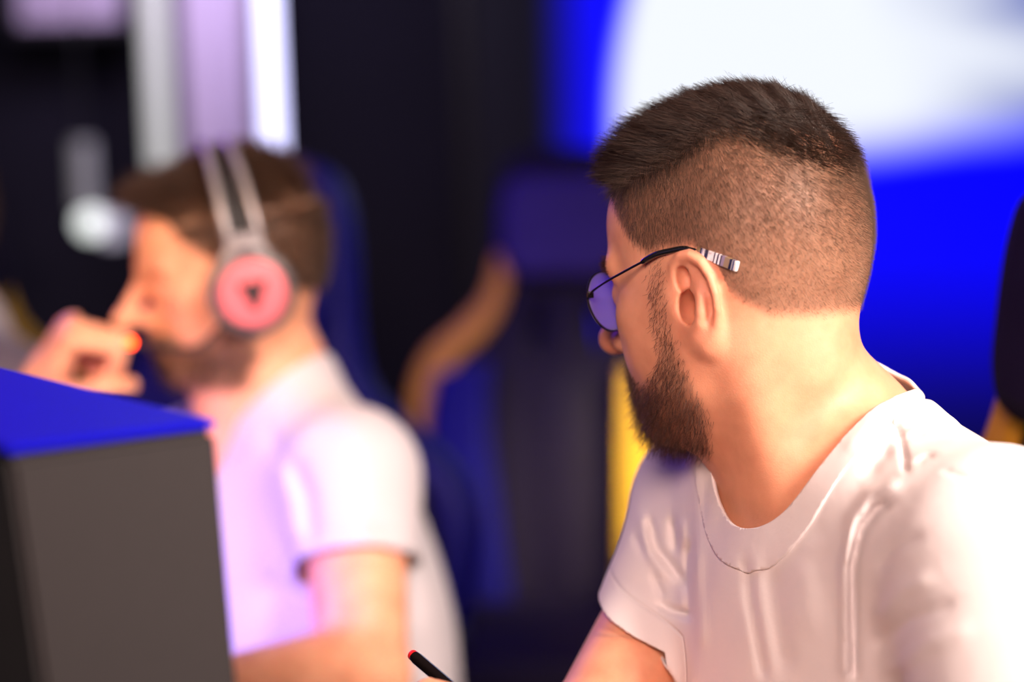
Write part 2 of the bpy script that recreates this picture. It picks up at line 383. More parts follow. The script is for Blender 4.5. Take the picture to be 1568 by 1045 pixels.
for lo, hi in (((-0.35, -0.02, -1.28), (-0.32, 0.06, 0.78)), ((2.4, -0.02, -1.28), (2.43, 0.06, 0.78)), ((-0.32, -0.02, -1.28), (2.4, 0.06, -1.25)), ((-0.32, -0.02, 0.75), (2.4, 0.06, 0.78))): fr.box(lo, hi, 0.004)
fr.build('frame', M_black, scr)
MB().box((-0.32, 0.0, -1.25), (2.4, 0.06, 0.75)).build('back_cover', M_black, scr, smooth=False)
# vertical lights and pale pillars at the left
def emis(name, col, s):
    m = mat(name, (0.6, 0.6, 0.6), 0.4, emit=col, estr=s); return m
def vtube(name, u0, u1, vb, y, m, label, cat, capm, r_scale=1.0, top=3.1):
    a = on_wall((u0 + u1) / 2, vb, y); r = abs(on_wall(u1, vb, y)[0] - on_wall(u0, vb, y)[0]) / 2 * r_scale
    e = empty(name, (a[0], y, a[2]), label, cat)
    MB().lathe([(0, 0), (r * 0.8, 0), (r, r * 0.25), (r, top - a[2] - 0.02), (0, top - a[2] - 0.02)], (0, 0, 0), (0, 0, 1), 24).build('tube', m, e)
    MB().lathe([(0, 0), (r * 1.05, 0), (r * 1.05, 0.05), (0, 0.05)], (0, 0, top - a[2] - 0.03), (0, 0, 1), 24).build('end_cap', capm, e)
    MB().tube([(0, 0, top - a[2]), (0, 0, 3.2 - a[2])], 0.008).build('hanger', capm, e)
    return e
M_alu = mat('grey_metal', (0.35, 0.35, 0.37), 0.35, metal=0.9, noise=0.15)
vtube('led_tube', 394, 447, 262, 5.0, emis('led_white_blue', (0.62, 0.62, 1.0), 3.0), 'bright blue-white vertical tube light above the man with headphones', 'tube light', M_alu, 0.55)
vtube('pale_tube', 217, 277, 258, 5.2, emis('dim_tube_white', (0.9, 0.92, 0.86), 0.5), 'dimmer greenish-white vertical tube left of the lilac pillar', 'tube light', M_alu, 0.62)
M_lilac = mat('lilac_plaster', (0.62, 0.5, 0.70), 0.8, noise=0.08, nscale=6, emit=(0.62, 0.5, 0.72), estr=0.0)
a = on_wall(287, 205, 5.3); b_ = on_wall(387, 205, 5.3)
pil = empty('lilac_pillar', ((a[0] + b_[0]) / 2, 5.35, 0), 'pale lilac pillar between the two vertical tube lights', 'pillar')
w_ = (b_[0] - a[0]) / 2
MB().box((-w_, -0.08, 0.25), (w_, 0.2, 3.08), 0.01).build('shaft', M_lilac, pil)
MB().box((-w_ - 0.03, -0.11, 0), (w_ + 0.03, 0.2, 0.25), 0.01).build('base', M_wall, pil)
MB().box((-w_ - 0.03, -0.11, 3.08), (w_ + 0.03, 0.2, 3.2), 0.01).build('capital', M_wall, pil)
a = on_wall(18, 52, 5.4); b_ = on_wall(208, 52, 5.4)
brd = empty('wall_board', ((a[0] + b_[0]) / 2, 5.4, a[2]), 'pale lilac board hung high on the back wall at far left', 'board')
w_ = (b_[0] - a[0]) / 2
MB().box((-w_ + 0.02, -0.02, 0.02), (w_ - 0.02, 0.02, 0.5), 0.004).build('panel', M_lilac, brd)
f_ = MB()
for lo, hi in (((-w_, -0.03, 0), (w_, 0.19, 0.02)), ((-w_, -0.03, 0.5), (w_, 0.19, 0.52)), ((-w_, -0.03, 0.02), (-w_ + 0.02, 0.19, 0.5)), ((w_ - 0.02, -0.03, 0.02), (w_, 0.19, 0.5))): f_.box(lo, hi)
f_.build('frame', M_black, brd)
# lamp with a round shade and a box beside it
a = on_wall(140, 342, 5.0)
lamp = empty('pendant_lamp', a, 'small glowing white lamp hanging on a rod left of the headphone man', 'lamp')
r = 0.030
MB().lathe([(0, -r), (r * 0.7, -r * 0.75), (r, -r * .2), (r, r * .3), (r * 0.7, r * 0.8), (0, r)], (0, 0, 0), (0, 0, 1), 24).build('globe', emis('lamp_white', (0.93, 1.0, 0.95), 1.3), lamp)
MB().box((0.025, -0.03, -0.04), (0.068, 0.03, 0.02), 0.01).build('side_globe', emis('lamp_lilac', (0.8, 0.75, 1.0), 0.45), lamp)
MB().tube([(-0.01, 0, r), (-0.01, 0, 0.17)], 0.024).build('rod', mat('rod_grey_glow', (0.30, 0.30, 0.32), 0.4, emit=(0.8, .8, .8), estr=0.10), lamp)  # rod is no lamp; faint glow put into its material
MB().tube([(-0.01, 0, 0.17), (-0.01, 0, 3.2 - a[2])], 0.003).build('cable', M_black, lamp)
# lights thrown on that wall
area('pillar_uplight', (-0.62, 4.6, 1.0), tuple(F(320, 100, 5.3)), 0.3, 5.5, (0.86, 0.72, 1.0))
# ------------------------------------------------------------------ gaming chairs
M_leather = mat('black_leatherette', (0.009, 0.006, 0.018), 0.6, spec=0.12, noise=0.25, nscale=25, bump=0.25, bscale=350)
M_purple = mat('dark_violet_leatherette', (0.035, 0.022, 0.11), 0.55, spec=0.15, noise=0.2, nscale=25, bump=0.2, bscale=350)
M_blueglow_leather = mat('blue_glow_leatherette', (0.003, 0.002, 0.12), 0.55, spec=0.15, noise=0.2, nscale=25, bump=0.2, bscale=350)  # blue light on the dark chairs, put into the leatherette colour
M_yellow = mat('yellow_leatherette', (0.62, 0.36, 0.01), 0.5, noise=0.1, nscale=25, bump=0.2, bscale=350)
M_orange = mat('amber_leatherette', (0.62, 0.29, 0.012), 0.5, noise=0.1, nscale=25, bump=0.2, bscale=350)
BACK = [(0, .875), (.07, .87), (.105, .845), (.118, .78), (.125, .66), (.145, .585), (.20, .53), (.262, .475), (.285, .42), (.275, .34), (.245, .2), (.225, .08), (.20, 0), (0, -.01)]
def mirror(pts): return pts + [(-x, z) for x, z in pts[::-1] if x > 1e-6]
def strip(a, b, w=None):                               # closed outline between two polylines
    return smooth_poly(a, 5, False) + smooth_poly(b, 5, False)[::-1]
def chair(label, loc, rz, accent_left, accent_right, pillow_mat, side_mat=M_blueglow_leather, group='gaming chairs', H=0.42, sc=1.0, back_mat=None):
    e = empty('gaming_chair', loc, label, 'chair', group)
    e.rotation_euler = (0, 0, rz); e.scale = (sc, sc, sc)
    def up(o, y=0, z=H, rx=math.radians(-8)):
        o.parent = e; o.location = (0, y, z); o.rotation_euler = (rx, 0, 0); return o
    hole = lambda s: smooth_poly([(s * .03, .60), (s * .068, .60), (s * .085, .54), (s * .075, .49), (s * .045, .475), (s * .03, .53)], 4)
    up(plate('backrest', smooth_poly(mirror(BACK), 5), [hole(1), hole(-1)], 0.05, 0.022, back_mat or M_leather))
    for s, m in ((-1, side_mat), (1, side_mat)):
        up(plate('side_bolster', strip([(s * .13, .03), (s * .15, .2), (s * .165, .35), (s * .16, .47)], [(s * .195, .03), (s * .225, .2), (s * .25, .35), (s * .235, .455)]), [], 0.05, 0.02, m), -0.045)
    for s, m in ((-1, accent_left), (1, accent_right)):
        if m: up(plate('shoulder_band', strip([(s * .112, .68), (s * .130, .60), (s * .165, .545), (s * .215, .50), (s * .25, .45), (s * .262, .39), (s * .25, .28)], [(s * .128, .685), (s * .150, .612), (s * .20, .558), (s * .262, .505), (s * .292, .44), (s * .292, .38), (s * .268, .27)]), [], 0.07, 0.01, m), -0.012)
    up(plate('head_pillow', smooth_poly(mirror([(0, .83), (.08, .828), (.10, .80), (.104, .73), (.10, .69), (.08, .672), (0, .67)]), 5), [], 0.03, 0.02, pillow_mat), -0.055)
    up(MB().box((-.05, -.012, .02), (.05, .012, .46), .008).build('center_panel', M_leather), -0.045)
    for s in (-1, 1):
        up(MB().tube([(s * .03, -.005, .61), (s * .07, -.01, .61), (s * .092, -.01, .54), (s * .08, -.01, .48), (s * .045, -.01, .463), (s * .022, -.01, .53), (s * .03, -.005, .61)], 0.007).build('belt_grommet', M_black), -0.03)
    MB().box((-.26, -.50, H - .06), (.26, .02, H + .04), .04).build('seat', M_leather, e)
    for s in (-1, 1):
        MB().box((s * .28 - .045, -.38, .62), (s * .28 + .045, -.08, .65), .012).build('armrest', M_black, e)
        MB().box((s * .28 - .02, -.26, .38), (s * .28 + .02, -.18, .62), .008).build('armrest_post', M_black, e)
    MB().tube([(0, -.24, .06), (0, -.24, .36)], 0.03).build('gas_lift', M_black, e)
    for k in range(5):
        t = 2 * math.pi * k / 5 + .3; x, y = math.cos(t), math.sin(t)
        MB().tube([(0, -.24, .09), (x * .3, -.24 + y * .3, .065)], [.03, .018]).build('leg', M_black, e)
        MB().lathe([(0, -.02), (.028, -.02), (.03, -.01), (.03, .01), (.028, .02), (0, .02)], (x * .3, -.24 + y * .3, .03), (-y, x, 0), 16).build('caster', M_black, e)
    return e
def ground(u, v, d):
    p = W(u, v, d); return (p[0], p[1], 0)
def chair_at(label, u, d, rz, *a, **k):
    p = W(u, 520, d); return chair(label, (p[0], p[1], 0.0), rz, *a, **k)
c_mid = chair_at('empty black gaming chair between the two men with amber shoulder band and yellow side', 866, 4.15, math.radians(-6), M_orange, None, M_purple, H=0.36, sc=.9)
o = plate('side_stripe', [(.108, .03), (.158, .03), (.175, .46), (.118, .47)], [], 0.03, 0.012, M_yellow); o.parent = c_mid; o.location = (0, -0.085, 0.36); o.rotation_euler = (math.radians(-8), 0, 0)
c_right = chair_at('black gaming chair at right edge behind the bearded man with glasses', 1648, 1.85, math.radians(-62), M_orange, M_orange, M_leather, M_leather, H=0.385)
c_left = chair_at('dark gaming chair at far left edge with yellow shoulder band', -45, 4.0, math.radians(55), M_yellow, M_yellow, M_leather, H=0.35, sc=.9)
c_two = chair_at('blue-lit gaming chair directly behind the man wearing headphones', 350, 3.02, math.radians(-12), None, None, M_blueglow_leather, M_leather, H=0.33, sc=.98, back_mat=M_blueglow_leather)
# ------------------------------------------------------------------ desks and the computer case
M_desk = mat('black_laminate', (0.02, 0.02, 0.024), 0.45, noise=0.2, nscale=30, bump=0.05)
def desk(label, lo, hi, rz=0):
    e = empty('desk', ((lo[0] + hi[0]) / 2, (lo[1] + hi[1]) / 2, 0), label, 'desk'); w, d = (hi[0] - lo[0]) / 2, (hi[1] - lo[1]) / 2
    e.rotation_euler = (0, 0, rz)
    MB().box((-w, -d, .70), (w, d, .735), .005).build('tabletop', M_desk, e)
    for sx in (-1, 1):
        for sy in (-1, 1): MB().box((sx * (w - .05) - .025, sy * (d - .05) - .025, 0), (sx * (w - .05) + .025, sy * (d - .05) + .025, .70), .004).build('leg', M_black, e)
    return e
desk('black desk in front of the bearded man, computer case standing on it', (-0.95, 0.75), (0.02, 1.78))
desk('black desk beside the headphone man, his forearm along it', (-1.9, 2.02), (-0.38, 2.55))
# case: top corners read off the photo, standing on the desk
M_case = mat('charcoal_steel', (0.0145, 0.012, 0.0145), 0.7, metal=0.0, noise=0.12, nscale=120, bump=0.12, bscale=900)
M_casetop = mat('painted_blue_glow_top', (0.004, 0.004, 0.62), 0.5, spec=0.2, noise=0.05)  # blue light falling on the top, put into its base colour
pc = empty('computer_case', (0, 0, 0), 'dark grey computer case at lower left with blue-lit top, standing on the desk', 'computer')
T2 = W(331, 643, 1.30); T1 = W(12, 684, 1.215); T3 = W(0, 562, 1.50); zt = T2[2]
B2 = W(367, 1045, 1.288); B1 = W(64, 1045, 1.20)
nP = np.cross(T1 - T2, B2 - T2); cP = np.array((0, 0, CAM_Z)); rB = B1 - cP; B1 = cP + rB * (np.dot(T2 - cP, nP) / np.dot(rB, nP))   # keep the panel flat
def down(Tp, Bp): k = (0.735 - Tp[2]) / (Bp[2] - Tp[2]); return Tp + (Bp - Tp) * k
D2, D1 = down(T2, B2), down(T1, B1)
T4 = T1 + (T3 - T2); D3 = D2 + (T3 - T2); D4 = D1 + (T3 - T2)
for q in (D3, D4): q[2] = 0.735
pc.location = Vector((T2 + T1) / 2 * np.array((1, 1, 0)) + np.array((0, 0, 0.735)))
def prism(name, top, bot, m, bev=0.004):
    bm = bmesh.new(); n = len(top); t = [bm.verts.new(x) for x in top]; b = [bm.verts.new(x) for x in bot]
    bm.faces.new(t); bm.faces.new(b[::-1])
    for i in range(n): bm.faces.new((t[i], b[i], b[(i + 1) % n], t[(i + 1) % n]))
    bmesh.ops.recalc_face_normals(bm, faces=bm.faces[:])
    if bev: bmesh.ops.bevel(bm, geom=bm.edges[:], offset=bev, segments=2, affect='EDGES')
    x = MB(); x.bm = bm; return x
dz = np.array((0, 0, -0.006))
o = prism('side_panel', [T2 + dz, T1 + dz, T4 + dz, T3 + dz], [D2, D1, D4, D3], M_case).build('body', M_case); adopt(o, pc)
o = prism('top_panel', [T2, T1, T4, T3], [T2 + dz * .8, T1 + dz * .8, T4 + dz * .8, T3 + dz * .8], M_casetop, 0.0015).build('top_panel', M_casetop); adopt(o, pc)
# black front bezel on the left edge
M_bezel = mat('matt_black', (0.004, 0.004, 0.005), 0.9, spec=0.1, noise=.2)
fo = unit((T1 - T2) * np.array((1, 1, 0))) * 0.05
o = prism('front', [T1, T1 + fo, T4 + fo, T4], [D1, D1 + fo, D4 + fo, D4], M_black).build('front_bezel', M_bezel); adopt(o, pc)
# ------------------------------------------------------------------ people: shared head
def head_axes(yaw, pitch, tilt=8.0, roll=0.0):
    a, p, t, r = [math.radians(x) for x in (yaw, pitch, tilt, roll)]
    f0 = np.array((-math.cos(a), math.sin(a), 0)); l0 = np.array((-math.sin(a), -math.cos(a), 0)); u0 = np.array((0, 0, 1.0))
    f = f0 * math.cos(p) - u0 * math.sin(p); u = u0 * math.cos(p) + f0 * math.sin(p)
    l = l0 * math.cos(r) + u * math.sin(r); u = u * math.cos(r) - l0 * math.sin(r)
    Rx = np.array(Matrix.Rotation(t, 3, 'X'))
    return Rx @ np.stack([f, l, u], 1)                 # columns: forward, left, up
EO = np.array((.0, .0665, .0)); ES = np.array((-.9994, .035, 0)); ET = np.array((-.06, 0, .998)); EN = np.array((.035, .9994, 0))
ER = np.stack([ES, ET, EN], 1)
def ear_pt(s, t, n, sd): p = EO + s * ES + t * ET + n * EN; return p * np.array((1, sd, 1))
def ear_sdf(Q, sd, detail):
    """returns the ear's own solid and the hollows to cut from ear and head together"""
    Q = Q * np.array((1, sd, 1), np.float32)
    E = (Q - EO.astype(np.float32)) @ ER.astype(np.float32)     # s back, t up, n outward
    d = ell(E, (.013, .006, .005), (.0185, .0285, .0058))
    d = smin(d, ell(E, (.006, .004, -.002), (.011, .024, .012)), .010)
    if not detail: return d, None
    hel = [(.004, .003, .004), (-.002, .010, .007), (-.0055, .018, .009), (-.0035, .0265, .011), (.004, .0325, .012), (.013, .0338, .013), (.022, .0295, .014), (.0285, .020, .0145), (.031, .009, .014), (.0302, -.002, .0125), (.027, -.011, .0105), (.022, -.018, .0085), (.015, -.023, .007)]
    d = smax(d, -ell(E, (.013, .010, .0165), (.0175, .0235, .0100)), .003)      # outer hollow
    d = smin(d, chain(E, hel, [.0020, .0025, .0029, .0032, .0034, .0034, .0034, .0032, .003, .0029, .0028, .003, .004]), .0028)
    ant = [(.0125, .0215, .008), (.0170, .015, .0100), (.0182, .006, .0120), (.0172, -.003, .013), (.0150, -.010, .0122), (.0095, -.0148, .010)]
    d = smin(d, chain(E, ant, [.0035, .0042, .0046, .0046, .0044, .0036]), .0045)
    d = smin(d, ell(E, (.010, -.0195, .0065), (.0115, .0100, .0058)), .010)      # lobe
    d = smin(d, ell(E, (-.0065, -.004, .0075), (.0042, .0065, .0052)), .004)     # tragus
    cv = ell(E, (.0062, .0000, .007), (.0078, .0125, .0150))                       # concha
    cv = smin(cv, ell(E, (.0036, -.001, -.002), (.0060, .0112, .0230)), .002)
    cv = smin(cv, ell(E, (.0045, .0185, .013), (.0058, .0085, .0090)), .002)       # triangular hollow
    return d, cv
def head_sdf(Q, ears=(1, -1), detail=True, smile=1.0):
    A = np.abs(Q[:, 1]); S = np.stack([Q[:, 0], A, Q[:, 2]], 1)     # mirrored
    d = ell(Q, (-.004, 0, .045), (.091, .0745, .0855))
    d = smin(d, ell(Q, (-.034, 0, .070), (.055, .062, .058)), .03)
    d = smin(d, ell(Q, (-.030, 0, .030), (.0645, .0725, .070)), .03)
    d = smin(d, ell(Q, (.040, 0, .052), (.060, .060, .055)), .03)
    d = smin(d, ell(Q, (-.010, 0, -.004), (.062, .0655, .055)), .03)             # base of the skull
    f = ell(Q, (.048, 0, -.022), (.043, .050, .055))                                # middle of the face
    f = smin(f, ell(S, (.053, .046, -.006), (.026, .018, .017)), .022)             # cheekbones
    f = smin(f, ell(S, (.051, .036, -.032), (.030, .021, .024)), .02)                # cheeks
    f = smin(f, cone(S, (.006, .060, .000), (.008, .0505, -.052), .012, .013), .03)
    f = smin(f, cone(S, (.008, .0500, -.052), (.068, .014, -.080), .0145, .0165), .025)   # jaw
    f = smin(f, ell(Q, (.075, 0, -.079), (.018, .023, .0175)), .018)                # chin
    f = smin(f, ell(Q, (.076, 0, -.048), (.022, .030, .024)), .02)                    # mouth mound
    f = smin(f, ell(Q, (.032, 0, -.056), (.044, .044, .030)), .03)                  # under the jaw
    f = smin(f, ell(S, (.028, .050, -.024), (.028, .016, .032)), .022)
    d = smin(d, f, .03)
    d = smin(d, cone(S, (.094, .008, .029), (.078, .048, .030), .008, .006), .016)   # brows
    d = smax(d, -ell(S, (.099, .033, .010), (.014, .017, .011)), .014)               # eye sockets
    d = smin(d, ell(S, (.0775, .033, .0095), (.0145, .0155, .0125)), .006)          # lids over the eyeballs
    if detail:
        d = smax(d, -cone(S, (.0925, .026, .0075), (.0885, .043, .0065), .0010, .0007), .002)   # lid slit
    n = cone(Q, (.094, 0, .022), (.121, 0, -.022), .0075, .0105)
    n = smin(n, ell(Q, (.1230, 0, -.0235), (.0115, .0105, .0095)), .008)
    n = smin(n, ell(S, (.104, .0125, -.024), (.0105, .0075, .0085)), .008)
    d = smin(d, n, .012)
    d = smax(d, -ell(S, (.109, .0075, -.0315), (.0065, .0035, .0045)), .003)
    lip = smin(cone(S, (.0975, 0, -.0455), (.084, .024, -.046 + .003 * smile), .0052, .003), cone(S, (.0965, 0, -.0555), (.084, .023, -.048 + .003 * smile), .006, .003), .003)
    d = smin(d, lip, .006)
    d = smax(d, -cone(S, (.1035, 0, -.0503), (.085, .026, -.047 + .004 * smile), .0014, .0012), .002)
    for sd in ears:
        e, cv = ear_sdf(Q, sd, detail); d = smin(d, e, .004)
        if cv is not None: d = smax(d, -cv, .0022)
    return d
def hand_chains(Wr, D, Nn, curl, side, thumb=(0.6, 0.5), s=1.0, spread=0.06):
    """finger joint positions. Wr wrist, D palm direction, Nn back-of-hand normal, side +1: thumb on +X side"""
    D = unit(D); Nn = unit(Nn - D * np.dot(Nn, D)); X = np.cross(D, Nn) * side     # towards the thumb
    out = []; L = [(.046, .028, .021), (.050, .031, .022), (.046, .029, .021), (.036, .021, .019)]
    for i in range(4):
        b = Wr + D * (.088, .092, .087, .079)[i] * s + X * (.027, .009, -.009, -.026)[i] * s
        pts = [Wr + D * .035 * s + X * (.018, .006, -.006, -.017)[i] * s, b]; ang = 0
        for l, c in zip(L[i], curl[i]):
            ang += c; dr = D * math.cos(ang) - Nn * math.sin(ang) + X * (1.5 - i) * spread
            pts.append(pts[-1] + unit(dr) * l * s)
        out.append((pts, [.0125 * s, .0105 * s, .0092 * s, .0082 * s, .0072 * s]))
    b0 = Wr + D * .022 * s + X * .024 * s - Nn * .008 * s
    t1 = b0 + unit(D * .65 + X * .75 - Nn * .35) * .040 * s
    t2 = t1 + unit(D * math.cos(thumb[0]) + X * .35 - Nn * math.sin(thumb[0]) - X * thumb[1] * .6) * .033 * s
    t3 = t2 + unit(D * math.cos(thumb[0] + .3) - X * thumb[1] - Nn * math.sin(thumb[0] + .3)) * .026 * s
    out.append(([b0, t1, t2, t3], [.014 * s, .0112 * s, .0098 * s, .008 * s]))
    return out, X
def hand_sdf(P, Wr, D, Nn, chains, X, s=1.0):
    D = unit(D); Nn = unit(Nn - D * np.dot(Nn, D)); R = np.stack([D, X, Nn], 1)
    d = ell(P, Wr + D * .055 * s, (.050 * s, .040 * s, .0165 * s), R)
    d = smin(d, cone(P, Wr - D * .01, Wr + D * .03 * s, .024 * s, .022 * s), .02)
    for pts, rs in chains: d = smin(d, chain(P, pts, rs), .0045)
    return d
# skin tones, by place on the head (no light or shade in them)
SKIN = np.array((0.80, 0.385, 0.235)); RED = np.array((0.72, 0.25, 0.17)); LIP = np.array((0.55, 0.17, 0.14)); STUB = np.array((0.17, 0.105, 0.072))
def blob(Q, c, r): q = (Q - np.array(c)) / np.array(r); return np.exp(-(q * q).sum(1))
def head_tone(Q, scalp, beard, near):
    S = np.stack([Q[:, 0], np.abs(Q[:, 1]), Q[:, 2]], 1)
    C = np.tile(SKIN, (len(Q), 1))
    def mixin(col, w):
        nonlocal C; w = np.clip(w, 0, 1)[:, None] * near[:, None]; C = C * (1 - w) + col * w
    mixin(RED, .55 * blob(Q, (.122, 0, -.022), (.016, .018, .016)) + .5 * blob(S, (-.014, .076, .004), (.022, .016, .034)) + .25 * blob(S, (.065, .045, -.02), (.03, .025, .02)))
    mixin(LIP, .9 * np.clip(blob(Q, (.099, 0, -.050), (.012, .022, .009)) * 1.5, 0, 1))
    mixin(STUB, scalp); mixin(STUB * 1.1, beard)
    return C
def scalp_mask(Q):
    """0..1 where head hair grows"""
    x, y, z = Q[:, 0], np.abs(Q[:, 1]), Q[:, 2]
    zb = np.interp(x, [-.10, -.06, -.030, -.016, .012, .030, .046, .060, .075, .10], [-.018, -.012, .013, .040, .040, .036, .046, .062, .084, .092])
    m = smooth01(z - zb, -.004, .008)
    ear = ((x + .012) / .026) ** 2 + ((z - .004) / .036) ** 2 < 1
    m = np.where(ear & (y > .060), 0, m)
    return m
def beard_mask(Q):
    x, y, z = Q[:, 0], np.abs(Q[:, 1]), Q[:, 2]
    side = smooth01(x, .007, .016) * (1 - smooth01(x, .024, .036)) * smooth01(z, -.05, -.03) * (1 - smooth01(z, .015, .045)) * .6
    zt = np.interp(x, [.0, .016, .026, .040, .058, .070, .080, .11], [.0, -.010, -.026, -.042, -.052, -.052, -.036, -.036])
    low = smooth01(zt - z, -.004, .008)
    back = smooth01(x - np.interp(z, [-.10, -.07, -.045, -.02], [.008, -.004, .000, .008]), -.004, .014)
    neck = smooth01(z, -.108, -.096)
    m = low * back * neck
    lip = blob(np.stack([x, y, z], 1), (.100, 0, -.0505), (.014, .020, .0075)) > .5
    m = np.where(lip, 0, m)
    nose = (z > -.038) & (x > .09); m = np.where(nose, 0, m)
    return np.maximum(m, side)
def body_mesh(name, fn_head, box_head, h_head, fn_body, box_body, h_body, R, Hc, mat_, root, cut):
    V, Q = nets(fn_head, *box_head, h_head); V = relax(V, Q, 2)
    V2, Q2 = nets(fn_body, *box_body, h_body); V2 = relax(V2, Q2, 2)
    T = tris(Q); T2 = tris(Q2)
    V, T, _ = clip(V, T, cut(V)); V2, T2, _ = clip(V2, T2, -cut(V2) + .004)
    return V, T, V2, T2
M_hair1 = hair_mat('dark_brown_hair', (0.024, 0.012, 0.008), 0.7)
M_buzz = hair_mat('clipped_brown_hair', (0.095, 0.060, 0.042), 0.3)
M_beard = hair_mat('brown_beard_hair', (0.062, 0.024, 0.013), 0.7)
M_hair2 = hair_mat('warm_brown_hair', (0.050, 0.024, 0.014), 0.5)
M_skin = skin_mat('skin')
M_shirt = cloth_mat('white_cotton', (0.75, 0.71, 0.72))
M_shirt2 = cloth_mat('off_white_cotton', (0.58, 0.55, 0.60))
M_eye = mat('eye_white', (0.8, 0.78, 0.76), 0.2); M_iris = mat('iris', (0.10, 0.06, 0.03), 0.15)
M_trouser = mat('dark_trousers', (0.02, 0.02, 0.03), 0.9, noise=0.2, bump=0.2)
def eyes(R, Hc, root, sc=(1, 1, 1)):
    for sd in (1, -1):
        c = Hc + R @ (np.array((.0775, sd * .033, .0095)) * sc); f = R[:, 0]
        o = adopt(MB().lathe([(0, .0152), (.006, .0140), (.0105, .0105), (.0128, 0), (.0105, -.008), (0, -.0128)], toW(c), MN @ f, 20).build('eye', M_eye), root)
        adopt(MB().lathe([(0, .0158), (.0058, .0146), (.0055, .0135), (0, .0135)], toW(c), MN @ f, 20).build('iris', M_iris), root, o)
def shirt_parts(V, T, cn, cuffs, hem, root, label_thing, mat_):
    """cut neck, cuffs and hem out of the cloth surface; the neckband becomes a part of its own"""
    V, T, ex = clip(V, T, cn, [cn] + cuffs + [hem]); cn, cuffs, hem = ex[0], ex[1:-1], ex[-1]
    for i in range(len(cuffs)):
        V, T, ex = clip(V, T, cuffs[i], [cn] + cuffs + [hem]); cn, cuffs, hem = ex[0], ex[1:-1], ex[-1]
    V, T, ex = clip(V, T, hem, [cn] + cuffs + [hem]); cn, cuffs, hem = ex[0], ex[1:-1], ex[-1]
    band = np.minimum.reduce([np.abs(c) for c in cuffs] + [np.abs(hem)])
    BW = .0175
    V1, T1, e1 = clip(V, T, cn - BW, [band]); V2, T2, e2 = clip(V, T, BW - cn, [cn])
    out = []
    for nm, VV, TT, at, par in (('tshirt', V1, T1, e1[0], root), ('neckband', V2, T2, e2[0] * 0 + 1, None)):
        me = mesh_np(nm, toW(VV), TT, mat_); vfloat(me, 'hem', np.minimum(at, .2))
        o = link(nm, me)
        sm = o.modifiers.new('thickness', 'SOLIDIFY'); sm.thickness = .0016 if nm == 'tshirt' else .0026; sm.offset = -1 if nm == 'tshirt' else 0.2
        adopt(o, root, out[0] if out else None); out.append(o)
    return out
# ------------------------------------------------------------------ the bearded man in focus
def pf(lst, d): return [F(u, v, d) for u, v in lst]
R1 = head_axes(36, 8); EAR1 = F(1058, 468, 1.602); H1 = EAR1 - R1 @ np.array((0, .0665, 0))
# this man's head is a little narrow
H1 = EAR1 - R1 @ np.array((0, .0665 * .95, 0))
def sq1(Q): return np.concatenate([np.where(Q[:, :1] > 0, Q[:, :1] / .872, Q[:, :1] / .935), Q[:, 1:2] / .95, Q[:, 2:]], 1)
def can1(P): return sq1((P - H1.astype(np.float32)) @ R1.astype(np.float32))
NB = F(1264, 706, 1.665); NBT = F(1252, 728, 1.665); JR = F(1098, 775, 1.80); JL = F(1530, 858, 1.50); MID = (JR + JL) / 2
LAT = unit((JL - JR) * np.array((1, 1, 0))); TF = np.array((LAT[1], -LAT[0], 0))     # to his left; the way his chest faces
lean = math.radians(14); TU = np.array((0, 0, 1)) * math.cos(lean) + TF * math.sin(lean); TT = TF * math.cos(lean) - np.array((0, 0, 1)) * math.sin(lean)
RT = np.stack([LAT, TT, TU], 1)
ELR = F(910, 1135, 1.69); WRR = F(856, 1262, 1.49); ELL = F(1640, 1480, 1.42); WRL = F(1180, 1560, 1.36)
PELV = MID - TU * .50
NOTCH = F(1212, 806, 1.60)
def c1(x, y, z): return H1 + R1 @ np.array((x * (.872 if x > 0 else .935), y * .95, z))
def neck1(P):
    d = cone(P, c1(-.018, 0, -.035), NB, .050, .053)
    d = smin(d, cone(P, c1(.022, 0, -.070), NOTCH - TT * .042 + TU * .006, .038, .034), .045)
    d = smin(d, cone(P, c1(-.030, .050, -.035), NOTCH + np.array((.006, .008, .004)), .016, .0075), .035)
    d = smin(d, cone(P, c1(-.055, .012, -.045), NB - TT * .012 + TU * .01, .030, .042), .03)
    return d
def torso1(P, fat=0.0):
    d = cone(P, JR, JL, .050, .050)
    d = smin(d, ell(P, MID - TU * .10 - TT * .005, (.165, .105, .165), RT), .06)
    d = smin(d, cone(P, MID - TU * .22, PELV, .112, .13), .08)
    d = smin(d, cone(P, NBT + TU * .02 - TT * .012, JL - LAT * .05 + TU * .012, .046, .040), .05)
    d = smin(d, cone(P, NBT + TU * .02 - TT * .012, JR + LAT * .05 + TU * .012, .046, .040), .05)
    return d
def arms1(P):
    d = chain(P, [JR, JR + (ELR - JR) * .5, ELR], [.048, .0385, .0385])
    d = np.minimum(d, chain(P, [JL, JL + (ELL - JL) * .5, ELL], [.054, .050, .043]))
    d2 = np.minimum(chain(P, [ELR, ELR + (WRR - ELR) * .3, WRR], [.0385, .041, .026]), chain(P, [ELL, ELL + (WRL - ELL) * .3, WRL], [.042, .043, .027]))
    return smin(d, d2, .012)
PEN_A, PEN_B = F(630, 1002, 1.60), F(845, 1185, 1.50)
PEN_B = PEN_A + unit(PEN_B - PEN_A) * .142
GRIP = PEN_A + (PEN_B - PEN_A) * .70
HD = unit(GRIP - WRR + np.array((0, 0, .01))); hn = np.array((.15, .35, .93))
hch1, hx1 = hand_chains(WRR, HD, hn, [(.75, .85, .4), (.8, .9, .5), (.9, 1.0, .6), (1.0, 1.1, .7)], -1, (.5, .5), .92)
HDL = unit(np.array((-.9, -.3, .02)))
hch2, hx2 = hand_chains(WRL, HDL, np.array((0, -.1, 1)), [(.3, .3, .2)] * 4, 1, (.3, .3), .95)
